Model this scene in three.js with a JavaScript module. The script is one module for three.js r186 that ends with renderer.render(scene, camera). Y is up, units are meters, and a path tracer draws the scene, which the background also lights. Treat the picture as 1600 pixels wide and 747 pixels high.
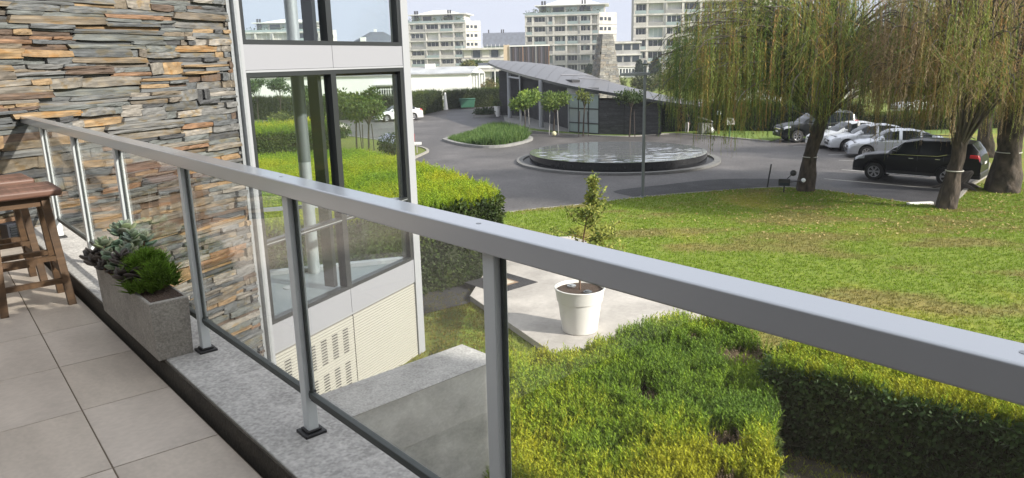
import * as THREE from 'three';
import { RoundedBoxGeometry } from 'three/addons/geometries/RoundedBoxGeometry.js';
import { mergeGeometries, mergeVertices } from 'three/addons/utils/BufferGeometryUtils.js';
import { MarchingCubes } from 'three/addons/objects/MarchingCubes.js';

// ------------------------------------------------------------------ camera, sky, sun, exposure
const scene = new THREE.Scene();
const camera = new THREE.PerspectiveCamera(35.84, 1600 / 747, 0.1, 3000);
camera.position.set(0, 5.3, 0);
camera.rotation.set(THREE.MathUtils.degToRad(-13.65), 0, THREE.MathUtils.degToRad(-1.3));
const renderer = new THREE.WebGLRenderer({ antialias: true });
renderer.toneMapping = THREE.LinearToneMapping;
renderer.toneMappingExposure = 2.4;
renderer.shadowMap.enabled = true;
const SUN = new THREE.Vector3(0.79, 0.52, 0.36).normalize();
const sun = new THREE.DirectionalLight(new THREE.Color().setRGB(1, 0.94, 0.84), 3.3);
sun.position.copy(SUN).multiplyScalar(120);
sun.castShadow = true;
Object.assign(sun.shadow.camera, { left: -70, right: 70, top: 60, bottom: -60, near: 1, far: 300 });
sun.shadow.mapSize.set(4096, 4096);
sun.shadow.radius = 3;
scene.add(sun);

// ------------------------------------------------------------------ random numbers and noise
const rng = (s) => () => { s = (s + 0x6d2b79f5) | 0; let t = Math.imul(s ^ (s >>> 15), 1 | s); t = (t + Math.imul(t ^ (t >>> 7), 61 | t)) ^ t; return ((t ^ (t >>> 14)) >>> 0) / 4294967296; };
const hash = (x, y, s) => { let h = Math.imul(x, 374761393) + Math.imul(y, 668265263) + Math.imul(s, 974634777); h = Math.imul(h ^ (h >>> 13), 1274126177); return ((h ^ (h >>> 16)) >>> 0) / 4294967296; };
const mod = (a, n) => ((a % n) + n) % n;
function vnoise(x, y, s, px = 1 << 20, py = px) {
  const ix = Math.floor(x), iy = Math.floor(y), fx = x - ix, fy = y - iy, u = fx * fx * (3 - 2 * fx), v = fy * fy * (3 - 2 * fy);
  const a = hash(mod(ix, px), mod(iy, py), s), b = hash(mod(ix + 1, px), mod(iy, py), s), c = hash(mod(ix, px), mod(iy + 1, py), s), d = hash(mod(ix + 1, px), mod(iy + 1, py), s);
  return a + (b - a) * u + (c - a) * v + (a - b - c + d) * u * v;
}
function fbm(x, y, s, oct = 4, px = 1 << 20, py = px) { let t = 0, a = 0.5, n = 0; for (let i = 0; i < oct; i++) { t += a * vnoise(x, y, s + i, px, py); n += a; x *= 2; y *= 2; px *= 2; py *= 2; a *= 0.5; } return t / n; }
const clamp = THREE.MathUtils.clamp, lerp = THREE.MathUtils.lerp, sstep = THREE.MathUtils.smoothstep;

// the sky: hazy blue with thin high cloud, brighter round the sun
{
  const W = 1024, H = 512, data = new Float32Array(W * H * 4);
  for (let r = 0; r < H; r++) {
    const el = ((r + 0.5) / H - 0.5) * Math.PI, y = Math.sin(el), ce = Math.cos(el);
    for (let c = 0; c < W; c++) {
      const az = ((c + 0.5) / W - 0.5) * 2 * Math.PI, x = Math.cos(az) * ce, z = Math.sin(az) * ce;
      const d = x * SUN.x + y * SUN.y + z * SUN.z, up = Math.max(0, y), t = Math.pow(up, 0.55);
      let R = lerp(0.27, 0.46, t), G = lerp(0.292, 0.48, t), B = lerp(0.355, 0.515, t);
      const glow = 0.55 * Math.pow(Math.max(0, d), 10) + 0.16 * Math.pow(Math.max(0, d), 3);
      R += glow; G += glow * 0.93; B += glow * 0.82;
      const k = 1.4 / (up + 0.14), cl = sstep(fbm(x * k * 1.4 + 7, z * k * 2.4 + 3, 11, 5), 0.5, 0.82) * 0.45 * sstep(y, 0.02, 0.3);
      R = lerp(R, 0.62 + glow, cl); G = lerp(G, 0.625 + glow, cl); B = lerp(B, 0.635 + glow, cl);
      if (y < 0) { const g = sstep(-y, 0, 0.06); R = lerp(R, 0.12, g); G = lerp(G, 0.13, g); B = lerp(B, 0.1, g); }
      data.set([R, G, B, 1], (r * W + c) * 4);
    }
  }
  const sky = new THREE.DataTexture(data, W, H, THREE.RGBAFormat, THREE.FloatType);
  sky.mapping = THREE.EquirectangularReflectionMapping; sky.magFilter = THREE.LinearFilter; sky.needsUpdate = true;
  scene.background = sky; scene.environment = sky;
}

// ------------------------------------------------------------------ textures
function tex(n, f, gray = false) {
  const data = new Uint8Array(n * n * 4);
  for (let y = 0; y < n; y++) for (let x = 0; x < n; x++) {
    const v = f(x / n, y / n), o = (y * n + x) * 4;
    if (typeof v === 'number') data[o] = data[o + 1] = data[o + 2] = clamp(v, 0, 1) * 255; else for (let i = 0; i < 3; i++) data[o + i] = clamp(v[i], 0, 1) * 255;
    data[o + 3] = 255;
  }
  const t = new THREE.DataTexture(data, n, n); t.wrapS = t.wrapT = THREE.RepeatWrapping; t.magFilter = THREE.LinearFilter; t.needsUpdate = true;
  if (!gray) t.colorSpace = THREE.SRGBColorSpace;
  return t;
}
const rep = (t, size, sizeY = size) => { const c = t.clone(); c.repeat.set(1 / size, 1 / sizeY); c.needsUpdate = true; return c; };
const N = (u, v, p, s, o = 4) => fbm(u * p, v * p, s, o, p);
const T = {
  mottle: tex(256, (u, v) => 0.72 + 0.28 * N(u, v, 6, 1, 5) + 0.08 * (N(u, v, 64, 5, 2) - 0.5)),
  mottleB: tex(256, (u, v) => N(u, v, 8, 21, 5), true),
  concrete: tex(512, (u, v) => { const a = N(u, v, 5, 31, 5), b = N(u, v, 90, 33, 2), st = sstep(N(u, v, 9, 36, 3), 0.6, 0.75); return 0.76 + 0.17 * a + 0.26 * (b - 0.5) - 0.05 * st; }),
  concreteB: tex(512, (u, v) => 0.6 * N(u, v, 60, 33, 3) + 0.4 * sstep(N(u, v, 40, 41, 2), 0.25, 0.4), true),
  asphalt: tex(512, (u, v) => { const a = N(u, v, 4, 51, 5), b = N(u, v, 128, 52, 1); return 0.56 + 0.42 * a + 0.22 * (b - 0.5); }),
  asphaltB: tex(256, (u, v) => N(u, v, 80, 53, 2), true),
  slate: tex(256, (u, v) => 0.6 + 0.4 * fbm(u * 4, v * 22, 61, 4, 4, 22) + 0.16 * (N(u, v, 12, 64, 3) - 0.5)),
  slateC: tex(512, (u, v) => { const k = 0.62 + 0.4 * fbm(u * 5, v * 26, 61, 4, 5, 26) + 0.2 * (N(u, v, 16, 64, 3) - 0.5), st = sstep(N(u, v, 7, 68, 4), 0.5, 0.72), pl = sstep(N(u, v, 9, 69, 3), 0.55, 0.8); return [k * lerp(1, 1.08, pl), k * lerp(1, 0.92, st) * lerp(1, 1.05, pl), k * lerp(1, 0.78, st)]; }),
  slateB: tex(256, (u, v) => 0.6 * fbm(u * 3, v * 20, 66, 4, 3, 20) + 0.4 * N(u, v, 14, 67, 4), true),
  wood: tex(256, (u, v) => { const g = fbm(u * 3, v * 40, 71, 3, 3, 40), r = fbm(u * 2, v * 9, 74, 3, 2, 9); const k = 0.55 + 0.45 * (0.5 * g + 0.5 * r); return [k, k * 0.97, k * 0.93]; }),
  tile: tex(256, (u, v) => 0.84 + 0.14 * fbm(u * 3, v * 7, 81, 4, 3, 7) + 0.05 * (N(u, v, 60, 83, 1) - 0.5)),
  grass: tex(512, (u, v) => { const a = N(u, v, 90, 91, 2), b = N(u, v, 14, 92, 4); const k = 0.66 + 0.3 * a; return [k * (0.92 + 0.2 * b), k * (0.95 + 0.1 * b), k * 0.9]; }),
  grassB: tex(256, (u, v) => N(u, v, 60, 94, 2), true),
  bark: tex(256, (u, v) => { const g = fbm(u * 18, v * 4, 101, 4, 18, 4); return 0.35 + 0.65 * g; }),
  barkB: tex(256, (u, v) => fbm(u * 18, v * 4, 101, 4, 18, 4), true),
  water: tex(256, (u, v) => 0.5 * N(u, v, 10, 111, 3) + 0.5 * fbm(u * 8, v * 26, 113, 2, 8, 26), true),
  metal: tex(128, (u, v) => 0.9 + 0.1 * N(u, v, 20, 121, 3)),
};

// ------------------------------------------------------------------ materials (linear base colours)
const col = (r, g, b) => new THREE.Color().setRGB(r, g, b);
function M(c, rough = 0.8, o = {}) {
  const { map, size = 1, sizeY, bump, bumpScale = 0.004, bumpSize, ...rest } = o;
  const P = { color: col(...c), roughness: rough, ...rest };
  if (map) P.map = rep(map, size, sizeY ?? size);
  if (bump) { P.bumpMap = rep(bump, bumpSize ?? size, bumpSize ?? sizeY ?? size); P.bumpScale = bumpScale; }
  return new THREE.MeshPhysicalMaterial(P);
}
const leafM = (rough = 0.9, t = 0.35, c = [1, 1, 1]) => M(c, rough, { transmission: t, thickness: 0, specularIntensity: 0.35 });
const m = {
  alu: M([0.36, 0.38, 0.4], 0.42, { metalness: 0.35, map: T.metal, size: 0.5 }),
  rail: M([0.5, 0.525, 0.56], 0.38, { metalness: 0.5, clearcoat: 1, clearcoatRoughness: 0.14 }),
  post: M([0.66, 0.7, 0.715], 0.42, { metalness: 0.25 }),
  black: M([0.02, 0.02, 0.022], 0.5),
  blackFrame: M([0.03, 0.033, 0.036], 0.35, { metalness: 0.2 }),
  gasket: M([0.05, 0.058, 0.056], 0.5),
  glass: M([0.99, 0.998, 0.995], 0.0, { transmission: 1, thickness: 0, ior: 1.5 }),
  bayGlass: M([0.965, 0.985, 0.985], 0.0, { transmission: 1, thickness: 0, ior: 1.5, specularIntensity: 0.6 }),
  darkGlass: M([0.012, 0.016, 0.02], 0.06),
  farGlass: M([0.03, 0.038, 0.048], 0.12),
  whitePaint: M([0.29, 0.3, 0.32], 0.55),
  panel: M([0.255, 0.26, 0.285], 0.5),
  creamBack: M([0.16, 0.155, 0.14], 0.8), cream: M([0.37, 0.36, 0.32], 0.6),
  kerb: M([0.55, 0.535, 0.51], 0.85, { map: T.concrete, size: 1.1, bump: T.concreteB, bumpScale: 0.004 }),
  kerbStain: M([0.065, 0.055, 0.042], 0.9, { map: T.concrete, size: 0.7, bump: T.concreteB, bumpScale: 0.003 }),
  conc: M([0.72, 0.71, 0.69], 0.85, { map: T.mottle, size: 1.1, bump: T.mottleB, bumpSize: 0.5, bumpScale: 0.004 }),
  concTop: M([0.56, 0.55, 0.53], 0.85, { map: T.concrete, size: 1.3, bump: T.concreteB, bumpScale: 0.003 }),
  slab: M([0.52, 0.485, 0.45], 0.8, { map: T.mottle, size: 3.7, bump: T.mottleB, bumpScale: 0.002 }),
  slabSide: M([0.30, 0.3, 0.29], 0.85, { map: T.concrete, size: 1.5 }),
  tile: [0, 1, 2].map((i) => M([0.53 + 0.012 * i, 0.465 + 0.012 * i, 0.398 + 0.014 * i], 0.42, { map: T.tile, size: 0.9, sizeY: 0.7 + 0.2 * i })),
  grout: M([0.15, 0.12, 0.09], 0.95),
  wall: M([0.24, 0.235, 0.225], 0.8, { map: T.mottle, size: 4 }),
  mortar: M([0.045, 0.042, 0.038], 0.95),
  planter: M([0.4, 0.375, 0.335], 0.75, { map: T.concrete, size: 0.55, bump: T.concreteB, bumpScale: 0.002 }),
  soil: M([0.10, 0.062, 0.042], 0.95, { map: T.concrete, size: 0.4, bump: T.concreteB, bumpScale: 0.02 }),
  wood: M([0.15, 0.088, 0.045], 0.55, { map: T.wood, size: 0.5, sizeY: 0.5, bump: T.wood, bumpScale: 0.001 }),
  woodSeat: M([0.19, 0.105, 0.08], 0.5, { map: T.wood, size: 0.6, sizeY: 0.4, bump: T.wood, bumpScale: 0.001 }),
  asphalt: M([0.128, 0.119, 0.116], 0.62, { map: T.asphalt, size: 7, bump: T.asphaltB, bumpSize: 0.5, bumpScale: 0.004 }),
  asphaltPatch: M([0.088, 0.087, 0.098], 0.6, { map: T.asphalt, size: 5, bump: T.asphaltB, bumpSize: 0.5, bumpScale: 0.004 }),
  asphaltDark: M([0.055, 0.055, 0.062], 0.8, { map: T.asphalt, size: 2.2, bump: T.asphaltB, bumpSize: 0.5, bumpScale: 0.008 }),
  edging: M([0.36, 0.345, 0.31], 0.85, { map: T.concrete, size: 1.7 }),
  paintLine: M([0.5, 0.5, 0.48], 0.7, { map: T.concrete, size: 0.9 }),
  lawn: M([1, 1, 1], 0.9, { map: T.grass, size: 1.9, bump: T.grassB, bumpSize: 1.1, bumpScale: 0.014, vertexColors: true }),
  meadow: M([0.2, 0.27, 0.04], 0.95, { map: T.grass, size: 3 }),
  bark: M([0.115, 0.088, 0.065], 0.9, { map: T.bark, size: 1, bump: T.barkB, bumpScale: 0.05 }),
  barkGrey: M([0.24, 0.205, 0.175], 0.9, { map: T.bark, size: 1, bump: T.barkB, bumpScale: 0.02 }),
  stem: M([0.14, 0.08, 0.05], 0.85),
  stake: M([0.045, 0.035, 0.03], 0.85),
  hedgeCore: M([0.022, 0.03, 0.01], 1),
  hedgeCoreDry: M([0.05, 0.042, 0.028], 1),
  leaf: leafM(0.8, 0.45), blade: leafM(0.8, 0.4), dryLeaf: leafM(0.9, 0.3),
  succ: M([1, 1, 1], 0.5, { specularIntensity: 0.6 }),
  pot: M([0.66, 0.65, 0.62], 0.4),
  water: M([0.66, 0.69, 0.72], 0.05, { metalness: 0.8, ior: 1.6 }),
  pondKerb: M([0.19, 0.19, 0.185], 0.85, { map: T.concrete, size: 1.5 }),
  pondTile: M([0.022, 0.023, 0.026], 0.16, { map: T.mottle, size: 0.8 }),
  slateDark: [0, 1, 2, 3].map((i) => M([0.045 + 0.012 * i, 0.047 + 0.012 * i, 0.052 + 0.012 * i], 0.7, { map: T.slate, size: 0.8, bump: T.slateB, bumpScale: 0.01 })),
  roofMetal: M([0.14, 0.14, 0.15], 0.38, { metalness: 0.35, map: T.metal, size: 2 }),
  roofGlint: M([0.33, 0.33, 0.35], 0.3, { metalness: 0.4 }),  // pale streak colour standing in for glints on the roof
  soffit: M([0.16, 0.16, 0.165], 0.7),
  pavDark: M([0.03, 0.031, 0.036], 0.7, { map: T.slate, size: 1.5 }),
  white: M([0.76, 0.76, 0.74], 0.6),
  warehouseRoof: M([0.45, 0.47, 0.49], 0.5, { map: T.mottle, size: 8 }),
  aptWall: M([0.56, 0.52, 0.47], 0.85, { map: T.mottle, size: 9 }),
  aptSlab: M([0.71, 0.68, 0.63], 0.85, { map: T.mottle, size: 7 }),
  aptGrey: M([0.47, 0.46, 0.45], 0.85, { map: T.mottle, size: 9 }),
  aptShade: M([0.22, 0.22, 0.22], 0.9),
  aptWhite: M([0.72, 0.72, 0.70], 0.7),
  aptBlind: [M([0.5, 0.48, 0.43], 0.7), M([0.36, 0.43, 0.42], 0.4), M([0.62, 0.62, 0.6], 0.7)],
  aptDark: M([0.045, 0.045, 0.055], 0.6),
  railGlass: M([0.28, 0.34, 0.34], 0.2),
  slateBlue: M([0.13, 0.145, 0.18], 0.7, { map: T.mottle, size: 5 }),
  steel: M([0.14, 0.155, 0.165], 0.45, { metalness: 0.4 }),
  green: M([0.035, 0.12, 0.075], 0.5),
  red: M([0.25, 0.03, 0.03], 0.5),
  chrome: M([0.75, 0.75, 0.76], 0.15, { metalness: 1 }),
  tyre: M([0.02, 0.02, 0.02], 0.85),
  rim: M([0.5, 0.5, 0.52], 0.3, { metalness: 0.8 }),
  lampGlass: M([0.85, 0.87, 0.9], 0.12),
  headlamp: M([0.42, 0.44, 0.47], 0.12, { clearcoat: 1 }), tail: M([0.45, 0.02, 0.025], 0.2),
  plate: M([0.6, 0.6, 0.6], 0.5),
  skin: M([0.42, 0.25, 0.18], 0.6), hair: M([0.02, 0.016, 0.014], 0.7), shirt: M([0.012, 0.012, 0.016], 0.9), trousers: M([0.5, 0.46, 0.47], 0.9),
  lemon: M([0.75, 0.5, 0.04], 0.5), flower: M([0.75, 0.72, 0.66], 0.8), flowerBlue: M([0.4, 0.42, 0.6], 0.8), pebble: M([0.55, 0.54, 0.5], 0.6),
};
const paint = (r, g, b) => M([r, g, b], 0.35, { clearcoat: 1, clearcoatRoughness: 0.05, metalness: 0.15 });

// ------------------------------------------------------------------ objects
const used = {};
function numbered(name) { const n = used[name] ?? 0; used[name] = n + 1; return n ? `${name}_${String(n).padStart(3, '0')}` : name; }
function lit(o) { o.castShadow = o.receiveShadow = true; return o; }
function tag(o, label, category, group) { o.userData = { label, category }; if (group) o.userData.group = group; return o; }
function thing(name, label, category, [x, y, z] = [0, 0, 0], turn = 0, group) {
  const o = new THREE.Group(); o.name = numbered(name); o.position.set(x, y, z); o.rotation.y = turn; scene.add(o);
  return tag(o, label, category, group);
}
function struct(name, geo, mat, pos) { const o = lit(geo ? new THREE.Mesh(geo, mat) : new THREE.Group()); o.name = numbered(name); o.userData = { kind: 'structure' }; if (pos) o.position.set(...pos); scene.add(o); return o; }
function part(parent, name, geo, mat, x = 0, y = 0, z = 0) { const o = lit(new THREE.Mesh(geo, mat)); o.name = name; o.position.set(x, y, z); parent.add(o); return o; }
function stuff(o) { o.userData.kind = 'stuff'; return o; }
function dup(root, [x, y, z], turn, label, group) {
  const r = root.clone(); r.name = numbered(root.name.replace(/_\d{3}$/, '')); scene.add(r); r.position.set(x, y, z); r.rotation.y = turn;
  r.userData = { ...root.userData, label: label ?? root.userData.label }; if (group) r.userData.group = group;
  return r;
}
const _d = new THREE.Object3D(), _c = new THREE.Color();
// many small alike pieces nobody could count: rows of [x,y,z, rx,ry,rz, sx,sy,sz, r,g,b]
function scatter(parent, name, geo, mat, rows) {
  const o = lit(new THREE.InstancedMesh(geo, mat, rows.length)); o.name = parent === scene ? numbered(name) : name; o.userData.kind = 'stuff';
  rows.forEach((r, i) => { _d.position.set(r[0], r[1], r[2]); _d.rotation.set(r[3], r[4], r[5], 'YXZ'); _d.scale.set(r[6], r[7], r[8]); _d.updateMatrix(); o.setMatrixAt(i, _d.matrix); o.setColorAt(i, _c.setRGB(r[9], r[10], r[11])); });
  parent.add(o); return o;
}

// ------------------------------------------------------------------ geometry
const plain = (g) => { g = g.index ? g.toNonIndexed() : g; for (const k of Object.keys(g.attributes)) if (!['position', 'normal', 'uv'].includes(k)) g.deleteAttribute(k); g.morphAttributes = {}; return g; };
const merge = (l) => mergeGeometries(l.map(plain), false);
function uvBox(g) { // uv in metres from position and normal
  const p = g.attributes.position, n = g.attributes.normal, uv = new Float32Array(p.count * 2);
  for (let i = 0; i < p.count; i++) {
    const ax = Math.abs(n.getX(i)), ay = Math.abs(n.getY(i)), az = Math.abs(n.getZ(i)), x = p.getX(i), y = p.getY(i), z = p.getZ(i);
    if (ay >= ax && ay >= az) uv.set([x, z], i * 2); else if (ax >= az) uv.set([z, y], i * 2); else uv.set([x, y], i * 2);
  }
  g.setAttribute('uv', new THREE.BufferAttribute(uv, 2)); return g;
}
function bx(w, h, d, x = 0, y = 0, z = 0, r = 0) {
  const g = r > 0 ? new RoundedBoxGeometry(w, h, d, 2, Math.min(r, w / 2.01, h / 2.01, d / 2.01)) : new THREE.BoxGeometry(w, h, d);
  return uvBox(plain(g.translate(x, y, z)));
}
const box2 = (x0, x1, y0, y1, z0, z1, r = 0) => bx(x1 - x0, y1 - y0, z1 - z0, (x0 + x1) / 2, (y0 + y1) / 2, (z0 + z1) / 2, r);
const cyl = (r0, r1, h, x = 0, y = 0, z = 0, n = 16) => plain(new THREE.CylinderGeometry(r1, r0, h, n).translate(x, y + h / 2, z));
const ball = (r, x = 0, y = 0, z = 0, n = 12) => plain(new THREE.SphereGeometry(r, n, Math.max(6, n * 0.7 | 0)).translate(x, y, z));
function bar(a, b, w, d = w) { // square bar from a to b
  const A = new THREE.Vector3(...a), B = new THREE.Vector3(...b), L = A.distanceTo(B), g = new THREE.BoxGeometry(w, L, d);
  uvBox(g.toNonIndexed ? (g.normals, g) : g);
  const q = new THREE.Quaternion().setFromUnitVectors(new THREE.Vector3(0, 1, 0), B.clone().sub(A).normalize());
  return plain(g.applyQuaternion(q).translate((A.x + B.x) / 2, (A.y + B.y) / 2, (A.z + B.z) / 2));
}
function limb(pts, radii, n = 8, seg = 4, rough = 0) { // tapered tube through points
  const c = new THREE.CatmullRomCurve3(pts.map((p) => new THREE.Vector3(...p))), S = (pts.length - 1) * seg, pos = [], uv = [], idx = [], P = c.getPoints(S);
  let ref = new THREE.Vector3(1, 0, 0.13).normalize(), len = 0;
  for (let i = 0; i <= S; i++) {
    const t = c.getTangent(i / S), u = i / S * (radii.length - 1), k = Math.min(radii.length - 2, Math.floor(u)), r = lerp(radii[k], radii[k + 1], u - k);
    if (i) len += P[i].distanceTo(P[i - 1]);
    const b = new THREE.Vector3().crossVectors(t, ref).normalize(); const a = new THREE.Vector3().crossVectors(b, t).normalize(); ref = a;
    for (let j = 0; j <= n; j++) { const w = j / n * Math.PI * 2, q = rough ? r * (1 + rough * (vnoise(j % n * 0.9, len * 1.3, 7, n) + 0.6 * vnoise(j % n * 0.45 + 3, len * 4, 8) - 0.8)) : r, x = Math.cos(w) * q, y = Math.sin(w) * q; pos.push(P[i].x + a.x * x + b.x * y, P[i].y + a.y * x + b.y * y, P[i].z + a.z * x + b.z * y); uv.push(j / n, len); }
  }
  for (let i = 0; i < S; i++) for (let j = 0; j < n; j++) { const a = i * (n + 1) + j, b = a + n + 1; idx.push(a, b, a + 1, a + 1, b, b + 1); }
  const g = new THREE.BufferGeometry(); g.setAttribute('position', new THREE.Float32BufferAttribute(pos, 3)); g.setAttribute('uv', new THREE.Float32BufferAttribute(uv, 2)); g.setIndex(idx); g.computeVertexNormals();
  return plain(g);
}
function flat(poly, y, z0y = 0) { // sheet over an (x, z) outline, uv in metres
  const s = new THREE.Shape(poly.map(([x, z]) => new THREE.Vector2(x, -z))); const g = new THREE.ShapeGeometry(s, 6); g.rotateX(-Math.PI / 2); g.translate(0, y, 0); return plain(g);
}
function prism(poly, y0, y1, bevel = 0) { // solid over an (x, z) outline
  const s = new THREE.Shape(poly.map(([x, z]) => new THREE.Vector2(x, -z)));
  const g = new THREE.ExtrudeGeometry(s, { depth: y1 - y0 - 2 * bevel, bevelEnabled: bevel > 0, bevelSize: bevel, bevelOffset: -bevel, bevelThickness: bevel, bevelSegments: 2, curveSegments: 6 }); g.rotateX(-Math.PI / 2); g.translate(0, y0 + bevel, 0);
  return uvBox(plain(g));
}
function strip(path, w, y, h = 0.1, closed = false) { // band of width w along an (x, z) path, top at y
  const L = path.map((p) => new THREE.Vector2(...p)), a = [], b = [];
  for (let i = 0; i < L.length; i++) {
    const p = L[i - 1] ?? (closed ? L[L.length - 1] : L[i]), q = L[i + 1] ?? (closed ? L[0] : L[i]), t = q.clone().sub(p).normalize();
    a.push([L[i].x - t.y * w / 2, L[i].y + t.x * w / 2]); b.push([L[i].x + t.y * w / 2, L[i].y - t.x * w / 2]);
  }
  const out = [], quad = (A, B, C, D) => out.push(...A, ...B, ...C, ...A, ...C, ...D), n = closed ? L.length : L.length - 1;
  for (let i = 0; i < n; i++) {
    const j = (i + 1) % L.length, P = (v, yy) => [v[0], yy, v[1]];
    quad(P(a[i], y), P(a[j], y), P(b[j], y), P(b[i], y)); quad(P(a[i], y - h), P(a[j], y - h), P(a[j], y), P(a[i], y)); quad(P(b[j], y - h), P(b[i], y - h), P(b[i], y), P(b[j], y));
    if (!closed && i === 0) quad(P(a[0], y - h), P(a[0], y), P(b[0], y), P(b[0], y - h));
    if (!closed && i === n - 1) quad(P(a[j], y), P(a[j], y - h), P(b[j], y - h), P(b[j], y));
  }
  const g = new THREE.BufferGeometry(); g.setAttribute('position', new THREE.Float32BufferAttribute(out, 3)); g.computeVertexNormals(); return uvBox(g);
}
function smooth(path, n = 6) { return new THREE.CatmullRomCurve3(path.map(([x, z]) => new THREE.Vector3(x, 0, z)), false, 'centripetal').getPoints((path.length - 1) * n).map((p) => [p.x, p.z]); }
const inside = (poly, x, z) => { let c = false; for (let i = 0, j = poly.length - 1; i < poly.length; j = i++) if ((poly[i][1] > z) !== (poly[j][1] > z) && x < ((poly[j][0] - poly[i][0]) * (z - poly[i][1])) / (poly[j][1] - poly[i][1]) + poly[i][0]) c = !c; return c; };
const tri = (list) => { const g = new THREE.BufferGeometry(); g.setAttribute('position', new THREE.Float32BufferAttribute(list, 3)); g.setAttribute('uv', new THREE.Float32BufferAttribute(new Float32Array(list.length / 3 * 2), 2)); g.computeVertexNormals(); return g; };

// ================================================================== the building we stand on
// facade frame: local x = -along (towards the viewer's right), local z = -dist (into the balcony)
const FA = THREE.MathUtils.degToRad(-49.15), WALL = [-4.521, 0, -7.002], WA = THREE.MathUtils.degToRad(65.04);
const fac = (a, d) => [-0.654 * a + 0.7565 * d, -0.7565 * a - 0.654 * d];            // (along, dist) -> world x, z
const wal = (s, n) => [WALL[0] + 0.4219 * s + 0.9066 * n, WALL[2] - 0.9066 * s + 0.4219 * n];

{ // the house mass: storeys under and over the balcony and an unseen wing added on its right to block the sun
  const b = struct('building_facade'); b.rotation.y = FA;
  part(b, 'wall', box2(-9.2, 3, 0, 3.62, -1.27, 4), m.wall);
  part(b, 'wall', box2(-9.2, 3, 3.62, 7.4, 2.6, 4), m.wall);
  part(b, 'added_wing', box2(3, 9, 0, 9.4, -8.6, 4), m.slab);
}
{ // balcony floor: square tiles in a lattice turned a little against the kerb, cut along it
  const f = struct('balcony_floor'); f.rotation.y = FA; f.position.y = 3.75;
  part(f, 'floor_bed', box2(-9.2, 3, -0.1, -0.004, -0.935, 2.6), m.grout);
  part(f, 'floor_gutter', box2(-9.2, 3, -0.13, -0.06, -0.975, -0.935), m.black);
  const R = rng(5), e = [Math.cos(0.04), Math.sin(0.04)], P = 0.665, g = 0.003;
  const clip = (poly, d) => { const out = []; poly.forEach((p, i) => { const q = poly[(i + 1) % poly.length], a = p[1] <= d, b = q[1] <= d; if (a) out.push(p); if (a !== b) { const t = (d - p[1]) / (q[1] - p[1]); out.push([p[0] + t * (q[0] - p[0]), d]); } }); return out; };
  for (let i = -1; i < 9; i++) for (let j = -4; j < 1; j++) {
    let q = [[0, 0], [1, 0], [1, 1], [0, 1]].map(([u, v]) => { const a = (i + u) * P + (u ? -g : g), b = (j + v) * P + (v ? -g : g); return [3.07 + a * e[0] - b * e[1], 0.52 + a * e[1] + b * e[0]]; });
    q = clip(q, 0.93); if (q.length < 3) continue;
    part(f, 'floor_tile', prism(q.map(([a, d]) => [-a, -d]).reverse(), -0.012, R() * 0.0006, 0.0015), m.tile[(R() * 3) | 0]);
  }
}
{ // raised concrete kerb with its dark stained inner side
  const k = struct('balcony_kerb'); k.rotation.y = FA;
  part(k, 'kerb_block', box2(-8.75, 3, 3.62, 3.85, -1.303, -0.965, 0.008), m.kerb);
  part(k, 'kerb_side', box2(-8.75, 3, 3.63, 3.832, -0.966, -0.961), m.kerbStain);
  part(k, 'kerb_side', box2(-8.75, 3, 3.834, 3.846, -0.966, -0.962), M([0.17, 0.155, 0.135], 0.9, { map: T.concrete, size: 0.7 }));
}
{ // the railing
  const r = thing('balcony_railing', 'grey aluminium balcony railing with clear glass panels between square posts', 'railing'); r.rotation.y = FA;
  part(r, 'top_rail', box2(-8.27, 2.6, 4.829, 4.889, -1.204, -1.114, 0.006), m.rail);
  const al = [7.47, 6.26, 5.05, 3.82, 2.61, 1.412, 0.2, -1.0];
  al.forEach((a, i) => {
    const p = part(r, 'post', box2(-0.0235, 0.0235, 3.856, 4.829, -0.022, 0.022, 0.003), m.post, -a, 0, -1.16);
    part(p, 'base_plate', merge([box2(-0.046, 0.046, 3.846, 3.862, -0.046, 0.046, 0.004), box2(-0.032, 0.032, 3.862, 3.872, -0.031, 0.031, 0.004)]), m.black);
    part(r, 'screw', cyl(0.007, 0.007, 0.0015, -a - 0.06, 4.8883, -1.16, 12), m.alu);
    part(r, 'clamp', box2(-0.03, 0.03, 4.005, 4.04, -0.013, 0.016, 0.003), m.black, -a, 0, -1.17);
    const b = al[i - 1] ?? 8.32; if (i === 7) return;
    const x0 = -b + 0.03, x1 = -a - 0.03;
    part(r, 'glass_panel', box2(x0, x1, 4.03, 4.828, -1.166, -1.16), m.glass);
    part(r, 'glass_channel', merge([box2(x0 - 0.006, x1 + 0.006, 4.012, 4.034, -1.176, -1.15, 0.003), box2(x0, x1, 4.0, 4.012, -1.17, -1.156)]), m.gasket);
    for (const e of [x0, x1 ]) part(r, 'gasket', box2(e - 0.005, e + 0.005, 4.034, 4.829, -1.169, -1.157), m.gasket);
  });
}
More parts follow.
